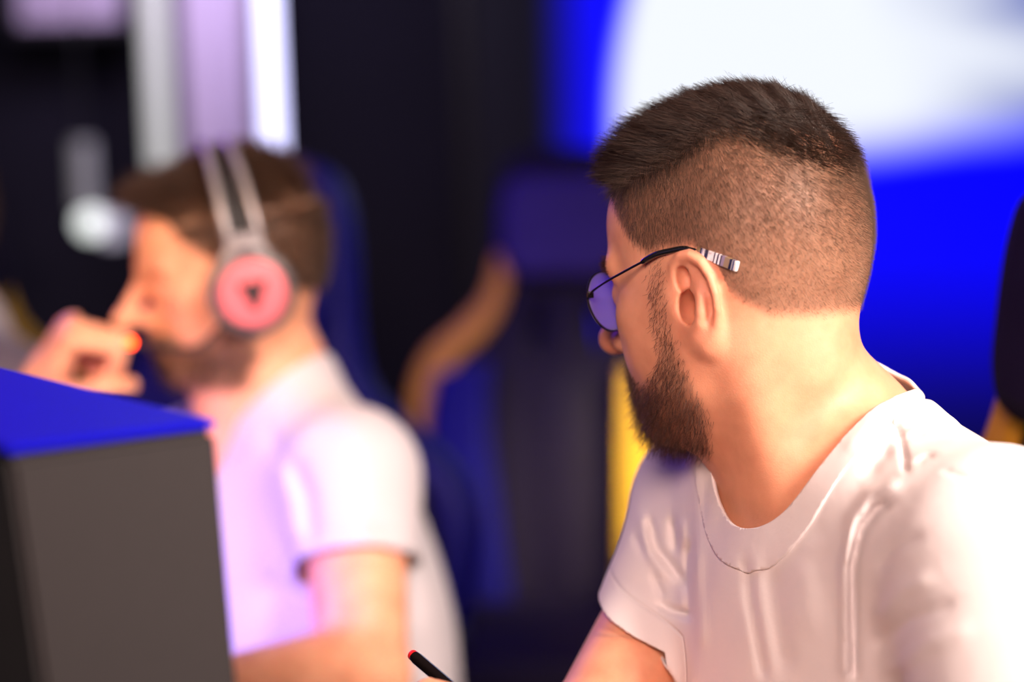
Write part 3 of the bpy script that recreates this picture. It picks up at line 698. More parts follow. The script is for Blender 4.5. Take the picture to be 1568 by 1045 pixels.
def body1(P):
    d = smin(torso1(P), arms1(P), .010)
    d = smin(d, neck1(P), .02)
    d = smin(d, hand_sdf(P, WRR, HD, hn, hch1, hx1, .92), .01)
    d = smin(d, hand_sdf(P, WRL, HDL, np.array((0, -.1, 1)), hch2, hx2, .95), .01)
    return d
def headneck1(P):
    d = smin(head_sdf(can1(P), (1, -1)) * .92, neck1(P), .022)
    return smin(d, smin(torso1(P), arms1(P), .010), .02)
man1 = empty('person', toW(PELV) * np.array((1, 1, 0)) + np.array((0, 0, .5)), 'bearded man in round glasses and white t-shirt, head turned away to the left', 'person')
lo = np.minimum(H1 - .155, NB - .17); hi = np.maximum(H1 + .16, NB + .15)
lo = np.array((H1[0] - .165, H1[1] - .15, NB[2] - .13)); hi = np.array((NB[0] + .15, H1[1] + .16, H1[2] + .165))
Vh, Qh = nets(headneck1, lo, hi, .00135); Vh = relax(Vh, Qh, 2)
def in_box(V, m): return np.minimum.reduce([V[:, i] - lo[i] - m for i in range(3)] + [hi[i] - m - V[:, i] for i in range(3)])
blo = np.minimum.reduce([JR, JL, ELR, WRR, ELL, WRL, PELV, F(1100, 1200, 1.3)]) - .16; bhi = np.maximum.reduce([JR, JL, ELR, WRR, ELL, PELV, NB]) + .16
Vb, Qb = nets(body1, blo, bhi, .0036); Vb = relax(Vb, Qb, 2)
Vh2, Th2, _ = clip(Vh, tris(Qh), in_box(Vh, .004)); Vb2, Tb2, _ = clip(Vb, tris(Qb), .006 - in_box(Vb, .0))
def man_mesh(Va, Ta, Vb, Tb, can, name, root):
    V = np.concatenate([Va, Vb]); T = np.concatenate([Ta, Tb + len(Va)])
    Q = can(V.astype(np.float32)); near = 1 - smooth01(np.linalg.norm(Q - np.array((.01, 0, .02)), axis=1), .15, .18)
    me = mesh_np(name, toW(V), T, M_skin); vcol(me, 'tone', head_tone(Q, scalp_mask(Q) * .74, beard_mask(Q) * .48, near)); return adopt(link(name, me), root)
man_mesh(Vh2, Th2, Vb2, Tb2, can1, 'body', man1)
eyes(R1, H1, man1, (.825, .95, 1))
# ---- hair: roots on the scalp, strands grown from them
def grow(P, dirs, length, k, bend=None, wob=.0):
    n = len(P); out = np.empty((n, k, 3)); out[:, 0] = P; d = dirs.copy(); st = (length / (k - 1))[:, None]
    for i in range(1, k):
        out[:, i] = out[:, i - 1] + d * st
        if bend is not None: d = d + bend / (k - 1)
        if wob: d = d + rng.normal(0, wob, d.shape)
        d = d / np.linalg.norm(d, axis=1)[:, None]
    return out
def canP(P, R, H): return (P - H) @ R
nearh = np.linalg.norm(canP(Vh, R1, H1) - np.array((0, 0, .02)), axis=1) < .17
sm1 = scalp_mask(sq1(canP(Vh, R1, H1))) * nearh
P, Nn = sample(Vh, Qh, sm1 * (.45 + .55 * smooth01(sq1(canP(Vh, R1, H1))[:, 2], .0, .07)), 95000); C = sq1(canP(P, R1, H1)); Nc = Nn @ R1
y = np.abs(C[:, 1])
# long on top, clipped at the sides and back
zt = np.interp(C[:, 0], [-.11, -.085, -.06, -.035, .0, .04, .07, .10], [.075, .088, .104, .112, .098, .090, .083, .082])
top = smooth01(C[:, 2] - zt, -.020, .028)
L = .0022 + .0036 * smooth01(C[:, 2], .0, .085) + top * (.011 + .013 * smooth01(C[:, 0], -.05, .085)); L *= rng.uniform(.5, 1.2, len(L))
fw = np.array((1.0, 0, .12)); dn = np.array((-.45, 0, -.75))
flow = np.where(top[:, None] > rng.random(len(L))[:, None], fw, dn) + rng.normal(0, .10, P.shape)
dc = Nc * (.50 + (.25 - .35 * smooth01(C[:, 0], .0, .07))[:, None] * top[:, None]) + flow * (.75 + .15 * top[:, None]); clump = np.stack([np.sin(C[:, 1] * 260 + 3 * np.sin(C[:, 0] * 120)), np.sin(C[:, 0] * 190 + C[:, 1] * 310), np.sin(C[:, 0] * 230 - C[:, 1] * 170 + 1)], 1); dc = dc + clump * (.16 + .16 * smooth01(C[:, 0], .03, .07))[:, None] * top[:, None]
dc /= np.linalg.norm(dc, axis=1)[:, None]
# swirl at the crown
bend = np.where(top[:, None] > .4, np.array((.25, 0, -.18)), np.array((0, 0, -.2)))
S = grow(P, dc @ R1.T, L, 5, bend @ R1.T, .05)
it = top > rng.uniform(.2, .6, len(top))
hair_obj('hair', S[it], M_hair1, .00013, man1)
hair_obj('clipped_hair', S[~it], M_buzz, .00005, man1)
# front tuft standing out over the forehead
fr_ = (C[:, 0] > .062) & (C[:, 2] > .088)
if fr_.sum():
    ix = rng.choice(np.where(fr_)[0], 1500); d = Nc[ix] * .35 + np.array((1.0, 0, .12)) + rng.normal(0, .28, (1500, 3)); d /= np.linalg.norm(d, axis=1)[:, None]
    hair_obj('fringe', grow(P[ix] + rng.normal(0, .0006, (1500, 3)), d @ R1.T, rng.uniform(.008, .027, 1500), 6, np.tile(np.array((.1, 0, -.35)) @ R1.T, (1500, 1)), .06), M_hair1, .00013, man1)
bm1 = beard_mask(sq1(canP(Vh, R1, H1))) * nearh
P, Nn = sample(Vh, Qh, bm1, 11500); C = sq1(canP(P, R1, H1)); Nc = Nn @ R1
chin = smooth01(C[:, 0], .035, .080) * smooth01(-C[:, 2], .050, .075)
L = (.0045 + .0065 * chin + .003 * smooth01(-C[:, 2], .02, .06)) * rng.uniform(.5, 1.2, len(P))
d = Nc * .45 + np.array((.12, 0, -.9)) + rng.normal(0, .28, P.shape); d /= np.linalg.norm(d, axis=1)[:, None]
hair_obj('beard', grow(P, d @ R1.T, L, 5, np.tile(np.array((.25, 0, .1)) @ R1.T, (len(P), 1)), .10), M_beard, .000085, man1)
br = np.exp(-((canP(Vh, R1, H1) - 0)[:, 2] - .030) ** 2 / .004 ** 2) * (np.abs(np.abs(canP(Vh, R1, H1)[:, 1]) - .032) < .021) * (canP(Vh, R1, H1)[:, 0] > .06) * nearh
P, Nn = sample(Vh, Qh, br, 900); Nc = Nn @ R1
d = Nc * .35 + np.stack([-.2 * np.ones(len(P)), np.sign(canP(P, R1, H1)[:, 1]) * .9, .25 * np.ones(len(P))], 1) + rng.normal(0, .15, P.shape); d /= np.linalg.norm(d, axis=1)[:, None]
hair_obj('eyebrows', grow(P, d @ R1.T, rng.uniform(.004, .008, len(P)), 4), M_beard, .00011, man1)
# ---- t-shirt
NC0 = F(1325, 790, 1.655); NFB = unit(F(1352, 578, 1.70) - F(1180, 812, 1.60)); NLT = unit(LAT - NFB * np.dot(LAT, NFB)); NAX = np.cross(NLT, NFB); NAX = NAX * np.sign(np.dot(NAX, c1(0, 0, 0) - NB))
FOLD1 = [  # points in the picture, height (m, negative = crease), width (px)
    ([(1294, 1045), (1296, 860), (1306, 795), (1332, 757), (1385, 735)], .0032, 10),
    ([(1309, 1045), (1304, 873), (1317, 811), (1340, 782), (1366, 768)], -.0062, 7),
    ([(1142, 850), (1150, 920), (1172, 1045)], -.0022, 9),
    ([(1178, 850), (1196, 985), (1206, 1045)], -.003, 18), ([(1225, 830), (1250, 1000)], .0018, 22),
    ([(992, 790), (1005, 841), (1038, 881), (1050, 900)], -0.0045, 7), ([(980, 780), (992, 845), (1024, 890)], 0.0027, 8),
    ([(969, 815), (990, 859)], -0.0024, 6), ([(1028, 790), (1034, 850)], -0.0033, 6), ([(1040, 790), (1050, 850)], 0.0023, 8),
    ([(997, 876), (1017, 922)], -0.0030, 6), ([(1002, 922), (1030, 936), (1062, 944)], -0.0039, 6), ([(1070, 700), (1066, 860), (1075, 1000)], .0018, 10), ([(1054, 820), (1056, 960)], -.0035, 8),
    ([(1357, 644), (1376, 659), (1382, 678), (1388, 727)], -0.0040, 4.5), ([(1366, 635), (1395, 622), (1425, 609)], -0.0029, 5), ([(1362, 620), (1400, 607)], 0.0023, 6),
    ([(1394, 652), (1425, 641)], -0.0032, 5), ([(1384, 664), (1412, 656)], 0.0023, 5), ([(1388, 668), (1420, 664)], -0.0025, 5), ([(1400, 712), (1420, 700), (1436, 697)], -0.0025, 5),
    ([(1314, 736), (1345, 703), (1376, 678)], -0.0058, 13), ([(1290, 700), (1330, 650), (1362, 612)], 0.0022, 12),
    ([(1443, 721), (1498, 738), (1535, 768), (1568, 813)], -0.0020, 3.5), ([(1400, 590), (1425, 600)], -0.0018, 5),
    ([(1340, 880), (1370, 840), (1420, 815)], -.0018, 10), ([(1330, 960), (1380, 905), (1440, 880)], .002, 14), ([(1330, 1000), (1390, 950), (1470, 920)], -.0022, 11), ([(1340, 1045), (1420, 985), (1500, 960)], .0018, 14),
    ([(1215, 850), (1270, 830), (1300, 800)], .001, 14)]
CUFR = JR + (ELR - JR) * .50; AXR = unit(ELR - JR) * .93 + np.array((.10, 0, .0)); AXR = unit((-.35, .25, -.94))
CUFL = JL + (ELL - JL) * .66; AXL = unit(ELL - JL)
def neckcut1(P):
    q = P - NC0; a = q @ NFB; b = q @ NLT; return np.where((q @ NAX) > -.075, (np.sqrt((a / .083) ** 2 + (b / .070) ** 2) - 1) * .068, .05)
def shirt1(P):
    P = P.astype(np.float32)
    t = smin(torso1(P), ell(P, MID - TU * .20 + TT * .01, (.150, .112, .20), RT), .06)
    a = smax(chain(P, [JR, JR + (ELR - JR) * .5, ELR], [.051, .0390, .0395]) - .0065, (P - CUFR.astype(np.float32)) @ AXR.astype(np.float32), .001) + .0065
    b = smax(chain(P, [JL, JL + (ELL - JL) * .5, ELL], [.0635, .064, .068]) - .0065, (P - CUFL.astype(np.float32)) @ AXL.astype(np.float32), .001) + .0065
    d = smin(smin(t, a, .03), b, .022) - .0065
    d = smax(d, -(cone(P, NB - TU * .1, NC0 + NAX * .1, .03, .03)), .001) if False else d
    near = np.abs(d) < .03
    if near.any():
        U = pix(P[near]); s = np.zeros(near.sum(), np.float32)
        for pts, amp, w in FOLD1: s += fold(U, pts, amp, w)
        q = P[near]; w_ = np.sin(q[:, 0] * 47 + 2 * np.sin(q[:, 2] * 23)) * np.sin(q[:, 2] * 31 + q[:, 1] * 37 + 1.7) + .6 * np.sin(q[:, 0] * 95 - q[:, 2] * 61 + 3 * np.sin(q[:, 1] * 40))
        d[near] -= s + .0009 * w_
    return d
Vs, Qs = nets(shirt1, blo + np.array((0, 0, .12)), np.maximum(bhi, F(1400, 560, 1.6) + .05), .0023, margin=2.1); Vs = relax(Vs, Qs, 2, .4); Ts = tris(Qs)
Vf = Vs.astype(np.float32); dt1 = smin(torso1(Vf), ell(Vf, MID - TU * .20 + TT * .01, (.150, .112, .20), RT), .06)
def cap_cut(V, C, A, ch, r, dt):
    """positive except on the flat cap that closes a sleeve"""
    h = (V - C) @ A; return np.minimum(np.maximum.reduce([-(h + .0030), h - .006, ch - r, .0065 + .005 - dt]), .3)
cuff = [cap_cut(Vs, CUFR, AXR, chain(Vf, [JR, JR + (ELR - JR) * .5, ELR], [.051, .0390, .0395]), .013, dt1), cap_cut(Vs, CUFL, AXL, chain(Vf, [JL, JL + (ELL - JL) * .5, ELL], [.0635, .064, .068]), .013, dt1)]
hem1 = np.minimum((Vs - (PELV + TU * .02)) @ TU, .3)
shirt_parts(Vs, Ts, neckcut1(Vs), cuff, hem1, man1, 'tshirt', M_shirt)
# trousers, below the frame
def trous(P, pel, fw, lt):
    d = ell(P, pel, (.17, .17, .13))
    for s in (-1, 1):
        hip = pel + lt * s * .09; kn = hip + fw * .42 + np.array((0, 0, .0)); an = kn + np.array((0, 0, -.36))
        d = smin(d, chain(P, [hip, kn, an], [.085, .06, .045]), .04)
    return d
def make_trousers(pel, fw, lt, root):
    f = lambda P: trous(P, pel, fw, lt)
    V, Q = nets(f, pel - .65, pel + .65, .012); adopt(link('trousers', mesh_np('trousers', toW(V), Q, M_trouser)), root)
make_trousers(PELV, TF, LAT, man1)
# ---- glasses
gl = empty('glasses', toW(c1(.09, 0, .015)), 'round thin-rimmed black glasses with striped temple tip, worn by the bearded man', 'glasses')
M_rim = mat('black_metal_wire', (0.012, 0.010, 0.012), 0.3, metal=0.6)
M_tipb = mat('black_acetate', (0.01, 0.01, 0.012), 0.18, coat=.5)
def G(x, y, z): return toW(c1(x, y, z))
def lens_loop(sd, n=40):
    out = []
    for k in range(n):
        a = 2 * math.pi * k / n; ca, sa = math.cos(a), math.sin(a)
        yy = .0245 * ca * (1 + .05 * sa); zz = .0205 * sa + .001 * ca
        out.append((.0985 - .06 * abs(yy + .0) * (yy * 1.0 > 0) * .6 + zz * .13, sd * (.0365 + yy), .0055 + zz))
    return out
def lens_mat():
    m = bpy.data.materials.new('painted_sheen_lens'); m.use_nodes = True; nt = m.node_tree; N = nt.nodes; L = nt.links
    for n in list(N): N.remove(n)
    out = N.new('ShaderNodeOutputMaterial'); tr = N.new('ShaderNodeBsdfTransparent'); tr.inputs['Color'].default_value = (0.88, 0.86, 1.0, 1)
    gl_ = N.new('ShaderNodeBsdfGlossy'); gl_.inputs['Color'].default_value = (0.55, 0.50, 1.0, 1); gl_.inputs['Roughness'].default_value = 0.05
    fr_ = N.new('ShaderNodeFresnel'); fr_.inputs['IOR'].default_value = 2.1
    mx = N.new('ShaderNodeMixShader'); L.new(fr_.outputs[0], mx.inputs[0]); L.new(tr.outputs[0], mx.inputs[1]); L.new(gl_.outputs[0], mx.inputs[2]); tl = N.new('ShaderNodeBsdfTranslucent'); tl.inputs['Color'].default_value = (0.60, 0.55, 1.0, 1)
    df = N.new('ShaderNodeBsdfDiffuse'); df.inputs['Color'].default_value = (0.60, 0.55, 1.0, 1)
    ad = N.new('ShaderNodeAddShader'); L.new(tl.outputs[0], ad.inputs[0]); L.new(df.outputs[0], ad.inputs[1])
    m2 = N.new('ShaderNodeMixShader'); m2.inputs[0].default_value = 0.24; L.new(mx.outputs[0], m2.inputs[1]); L.new(ad.outputs[0], m2.inputs[2]); L.new(m2.outputs[0], out.inputs['Surface'])  # lilac haze mixed in to stand for reflections on the lens
    return m
M_lens = lens_mat()
for sd in (1, -1):
    lp = lens_loop(sd); cl = lp + [lp[0], lp[1]]
    adopt(MB().tube([G(*q) for q in cl], .00085, 8, False).build('rim', M_rim), gl)
    bm = bmesh.new(); c = np.mean(lp, 0); fr0 = []; 
    for off in (0, -.0016):
        rings = []
        for k, r in enumerate((1.0, .75, .5, .25)):
            bul = .0028 * (1 - r * r)
            rings.append([bm.verts.new(G(*(c + (np.array(q) - c) * r + np.array((bul + off, 0, 0))))) for q in lp])
        ce = bm.verts.new(G(*(c + np.array((.0028 + off, 0, 0)))))
        n = len(lp)
        for a_, b_ in zip(rings, rings[1:]):
            for k in range(n): bm.faces.new((a_[k], a_[(k + 1) % n], b_[(k + 1) % n], b_[k]))
        for k in range(n): bm.faces.new((rings[-1][k], rings[-1][(k + 1) % n], ce))
        fr0.append(rings[0])
    for k in range(n): bm.faces.new((fr0[0][k], fr0[0][(k + 1) % n], fr0[1][(k + 1) % n], fr0[1][k]))
    x = MB(); x.bm.free(); x.bm = bm; adopt(x.build('lens', M_lens), gl)
    # nose pad
    adopt(MB().lathe([(0, -.0012), (.0028, -.0008), (.003, 0), (.0028, .0008), (0, .0012)], G(.0945, sd * .0105, -.004), MN @ R1[:, 1], 12).build('nose_pad', mat('clear_pad', (.8, .8, .85), .2)), gl)
    hx = (.0940, sd * .0625, .0125)
    tp = [hx, (.086, sd * .0690, .0155), (.070, sd * .0750, .0205), (.045, sd * .0775, .0280), (.030, sd * .0780, .0325)]
    adopt(MB().tube([G(*q) for q in smooth_poly(tp, 5, False)], .00085, 8).build('temple', M_rim), gl)
    adopt(MB().box((-.0022, -.0018, -.0022), (.0022, .0018, .0022), .0006, Matrix.Translation(G(*hx))).build('hinge', M_rim), gl)
    ta = smooth_poly([(.032, sd * .0780, .0318), (.018, sd * .0785, .0362), (.004, sd * .0785, .0378), (-.009, sd * .0785, .0385), (-.0185, sd * .0788, .0365)], 5, False)
    tip = adopt(MB().tube([G(*q) for q in ta], [.0012] + [.0020] * (len(ta) - 2) + [.0017], 10).build('temple_tip', M_tipb), gl)
    # striped end of the temple, each band a slice of its own
    A = np.array((-.0185, sd * .0790, .0365)); B = np.array((-.0500, sd * .0800, .0235)); dr = unit(B - A); tot = np.linalg.norm(B - A)
    cols = [((.30, .20, .10), .09), ((.01, .01, .012), .03), ((.35, .33, .40), .03), ((.9, .88, .9), .05), ((.005, .005, .006), .08), ((.95, .92, .94), .14), ((.01, .01, .012), .03), ((.95, .9, .95), .05), ((.01, .01, .012), .035), ((.95, .9, .95), .04), ((.02, .02, .03), .03), ((.28, .22, .30), .07), ((.30, .21, .10), .12), ((.006, .006, .008), .06), ((.5, .48, .5), .02), ((.02, .03, .12), .03), ((.9, .9, .92), .07)]
    t = 0; up = unit(np.cross(dr, (0, sd, 0)))
    for ci, (cc, w) in enumerate(cols):
        w = w * tot / sum(q[1] for q in cols)
        mtx = Matrix.Identity(4); bx = MN @ R1 @ dr; by = MN @ R1 @ np.array((0, 1.0, 0)); by = unit(by - bx * np.dot(bx, by)); bz = np.cross(bx, by)
        mtx = Matrix(((*[bx[0], by[0], bz[0]], G(*(A + dr * t))[0]), (*[bx[1], by[1], bz[1]], G(*(A + dr * t))[1]), (*[bx[2], by[2], bz[2]], G(*(A + dr * t))[2]), (0, 0, 0, 1)))
        hh = .0026 + .0008 * min(1, t / tot * 2)
        key = 'acetate_band_%d' % ci; mm = bpy.data.materials.get(key) or mat(key, cc, .2, coat=.4)
        adopt(MB().box((0, -.0016, -hh), (w, .0016, hh), .0006 if ci in (0, len(cols) - 1) else 0.0, mtx).build('stripe', mm), gl, tip); t += w
br_ = smooth_poly([(.1005, .0125, .010), (.106, .006, .0125), (.107, 0, .013), (.106, -.006, .0125), (.1005, -.0125, .010)], 4, False)
adopt(MB().tube([G(*q) for q in br_], .0009, 8).build('bridge', M_rim), gl)
# ---- pen
pen = empty('pen', toW(GRIP), 'black pen with a red end pointing up, held low in front', 'pen')
M_pen = mat('glossy_black', (0.008, 0.006, 0.006), 0.12, coat=.6); M_red = mat('red_plastic', (0.85, 0.02, 0.02), 0.3); M_chrome = mat('chrome', (.8, .8, .8), .15, metal=1)
A, B = toW(PEN_A), toW(PEN_B); Lp = float(np.linalg.norm(B - A)); ax = (B - A) / Lp
adopt(MB().lathe([(0, .003), (.0036, .003), (.0041, .006), (.0042, .045), (.0048, .047), (.0048, Lp - .022), (.004, Lp - .02), (.0012, Lp - .002), (0, Lp - .002)], A, ax, 20).build('barrel', M_pen), pen)
adopt(MB().lathe([(0, 0), (.003, 0), (.0036, .001), (.0036, .0035), (0, .0035)], A, ax, 20).build('end_plug', M_red), pen)
adopt(MB().lathe([(.0043, .0445), (.0047, .0448), (.0047, .0490), (.0043, .0492)], A, ax, 20).build('ring', M_chrome), pen)
adopt(MB().lathe([(0, Lp - .003), (.0011, Lp - .003), (.0004, Lp), (0, Lp)], A, ax, 12).build('nib', M_chrome), pen)
# ------------------------------------------------------------------ the man with headphones, out of focus
R2 = head_axes(-13, 7); EAR2 = F(381, 440, 2.42); H2 = EAR2 - R2 @ np.array((0, .0665, 0))
def sq2(Q): return np.concatenate([np.where(Q[:, :1] > 0, Q[:, :1], Q[:, :1] / .88), Q[:, 1:2], np.where(Q[:, 2:] > 0, Q[:, 2:] / .93, Q[:, 2:])], 1)
def can2(P): return sq2((P - H2.astype(np.float32)) @ R2.astype(np.float32))
def c2(x, y, z): return H2 + R2 @ np.array((x * (1 if x > 0 else .88), y, z * (.93 if z > 0 else 1)))
NB2 = F(402, 612, 2.52); K_R = F(305, 720, 2.68); K_L = F(540, 730, 2.40); MID2 = (K_R + K_L) / 2
LAT2 = unit((K_L - K_R) * np.array((1, 1, 0))); TF2 = np.array((LAT2[1], -LAT2[0], 0))
ln2 = math.radians(10); TU2 = np.array((0, 0, 1)) * math.cos(ln2) + TF2 * math.sin(ln2); TT2 = TF2 * math.cos(ln2) - np.array((0, 0, 1)) * math.sin(ln2)
RT2 = np.stack([LAT2, TT2, TU2], 1); PELV2 = MID2 - TU2 * .50
E_L = F(556, 1035, 2.32); W_L = F(300, 1065, 2.17); E_R = F(150, 930, 2.56); W_R = F(52, 618, 2.44)
def neck2(P):
    d = cone(P, c2(-.015, 0, -.035), NB2, .049, .054)
    d = smin(d, cone(P, c2(.025, 0, -.07), NB2 + TT2 * .045 - TU2 * .04, .032, .036), .03)
    return d
def torso2(P):
    d = cone(P, K_R, K_L, .052, .052)
    d = smin(d, ell(P, MID2 - TU2 * .11 - TT2 * .012, (.175, .115, .175), RT2), .06)
    d = smin(d, cone(P, MID2 - TU2 * .22 - TT2 * .015, PELV2 - TT2 * .02, .118, .135), .08)
    for J, s in ((K_L, -1), (K_R, 1)): d = smin(d, cone(P, NB2 + TU2 * .02 - TT2 * .012, J + LAT2 * s * .05 + TU2 * .012, .048, .042), .05)
    return d
def arms2(P):
    d = np.minimum(chain(P, [K_L, K_L + (E_L - K_L) * .5, E_L], [.056, .048, .044]), chain(P, [K_R, K_R + (E_R - K_R) * .5, E_R], [.054, .046, .041]))
    d2 = np.minimum(chain(P, [E_L, E_L + (W_L - E_L) * .3, W_L], [.044, .045, .029]), chain(P, [E_R, E_R + (W_R - E_R) * .3, W_R], [.041, .042, .028]))
    return smin(d, d2, .015)
HD2 = unit(F(122, 478, 2.41) - W_R); hn2 = unit(np.array((-.75, -.35, .45)))
hcA, hxA = hand_chains(W_R, HD2, hn2, [(1.3, 1.5, .9), (1.35, 1.55, .9), (1.4, 1.6, .9), (1.45, 1.6, .9)], 1, (.9, .4), 1.0, .03)
HD3 = unit(W_L - E_L + np.array((0, -.02, 0))); hn3 = np.array((0, -.1, 1.))
hcB, hxB = hand_chains(W_L, HD3, hn3, [(.3, .3, .2)] * 4, -1, (.3, .3), 1.0)
def hands2(P): return np.minimum(hand_sdf(P, W_R, HD2, hn2, hcA, hxA), hand_sdf(P, W_L, HD3, hn3, hcB, hxB))
def body2(P):
    d = smin(smin(torso2(P), arms2(P), .03), neck2(P), .035)
    return smin(d, hands2(P), .012)
def full2(P): return smin(smin(smin(head_sdf(can2(P), (1, -1), False), neck2(P), .022), smin(torso2(P), arms2(P), .03), .035), hands2(P), .004)
man2 = empty('person', toW(PELV2) * np.array((1, 1, 0)) + np.array((0, 0, .5)), 'man in white t-shirt wearing headphones, fist raised to his mouth, facing left', 'person')
lo2 = np.minimum.reduce([K_R, K_L, E_R, W_R, W_L, PELV2, H2]) - .17; hi2 = np.maximum.reduce([K_L, K_R, E_L, PELV2, NB2, H2]) + .17
V2, Q2 = nets(full2, lo2, hi2, .0030); V2 = relax(V2, Q2, 2)
def man2_mesh(name, root):
    C = can2(V2.astype(np.float32)); near = 1 - smooth01(np.linalg.norm(C - np.array((.01, 0, .02)), axis=1), .15, .18)
    near = near * (np.linalg.norm(V2 - (W_R + HD2 * .06), axis=1) > .085)
    me = mesh_np(name, toW(V2), tris(Q2), M_skin); vcol(me, 'tone', head_tone(C, scalp_mask(C) * .85, beard_mask(C) * .6, near)); return adopt(link(name, me), root), near
_, near2 = man2_mesh('body', man2)
eyes(R2, H2, man2, (.93, 1, .93))
Cv = sq2(canP(V2, R2, H2))
P, Nn = sample(V2, Q2, scalp_mask(Cv) * near2, 9000); C = sq2(canP(P, R2, H2)); Nc = Nn @ R2
top = smooth01(C[:, 2], .06, .10); L = (.011 + top * .014 + .014 * smooth01(C[:, 0], .03, .08) * top) * rng.uniform(.7, 1.15, len(P))
flow = np.where(top[:, None] > .5, np.array((.9, 0, .25)), np.array((-.5, 0, -.6))) + rng.normal(0, .25, P.shape)
d = Nc * .6 + flow * .7; d /= np.linalg.norm(d, axis=1)[:, None]
hair_obj('hair', grow(P, d @ R2.T, L, 5, np.tile(np.array((.1, 0, -.35)) @ R2.T, (len(P), 1)), .12), M_hair2, .00042, man2)
P, Nn = sample(V2, Q2, beard_mask(Cv) * near2, 2500); Nc = Nn @ R2
d = Nc * .5 + np.array((.1, 0, -.8)) + rng.normal(0, .25, P.shape); d /= np.linalg.norm(d, axis=1)[:, None]
hair_obj('beard', grow(P, d @ R2.T, rng.uniform(.004, .012, len(P)), 4, None, .1), M_hair2, .00028, man2)
FOLD2 = [([(478, 840), (470, 760), (440, 690)], -.006, 14), ([(455, 850), (440, 760), (425, 700)], .005, 16), ([(400, 640), (440, 720)], -.003, 14), ([(500, 640), (450, 680), (430, 740)], .004, 16), ([(560, 780), (620, 860), (640, 960)], -.004, 16), ([(390, 880), (470, 930)], -.006, 16), ([(640, 860), (660, 1000)], .003, 18)]
NC2 = F(406, 585, 2.515); NFB2 = unit(F(492, 520, 2.58) - F(345, 655, 2.45)); NLT2 = unit(LAT2 - NFB2 * np.dot(LAT2, NFB2)); NAX2 = np.cross(NLT2, NFB2); NAX2 *= np.sign(np.dot(NAX2, H2 - NB2))
CL2 = K_L + (E_L - K_L) * .47; CR2 = K_R + (E_R - K_R) * .55; AL2 = unit(E_L - K_L); AR2 = unit(E_R - K_R)
def shirt2(P):
    P = P.astype(np.float32)
    t = smin(torso2(P), ell(P, MID2 - TU2 * .22 - TT2 * .01, (.165, .125, .24), RT2), .06)
    a = smax(chain(P, [K_R, K_R + (E_R - K_R) * .5, E_R], [.058, .056, .058]) - .0065, (P - CR2.astype(np.float32)) @ AR2.astype(np.float32), .001) + .0065
    b = smax(chain(P, [K_L, K_L + (E_L - K_L) * .5, E_L], [.060, .056, .060]) - .0065, (P - CL2.astype(np.float32)) @ AL2.astype(np.float32), .001) + .0065
    d = smin(smin(t, a, .03), b, .025) - .0065
    near = np.abs(d) < .04
    if near.any():
        U = pix(P[near]); s = np.zeros(near.sum(), np.float32)
        for pts, amp, w in FOLD2: s += fold(U, pts, amp, w)
        d[near] -= s
    return d
Vt, Qt = nets(shirt2, lo2 + np.array((0, 0, .1)), hi2, .0045); Vt = relax(Vt, Qt, 2, .4); Tt = tris(Qt)
q = Vt - NC2
ncut = np.where((q @ NAX2) > -.075, (np.sqrt((q @ NFB2 / .078) ** 2 + (q @ NLT2 / .070) ** 2) - 1) * .072, .05)
Wf = Vt.astype(np.float32); dt2 = smin(torso2(Wf), ell(Wf, MID2 - TU2 * .22 - TT2 * .01, (.165, .125, .24), RT2), .06)
cuff = [cap_cut(Vt, CL2, AL2, chain(Wf, [K_L, K_L + (E_L - K_L) * .5, E_L], [.060, .056, .060]), .013, dt2), cap_cut(Vt, CR2, AR2, chain(Wf, [K_R, K_R + (E_R - K_R) * .5, E_R], [.058, .056, .058]), .013, dt2)]
hem2 = np.minimum((Vt - PELV2 - TU2 * .02) @ TU2, .3)
shirt_parts(Vt, Tt, ncut, cuff, hem2, man2, 'tshirt', M_shirt2)
make_trousers(PELV2, TF2, LAT2, man2)
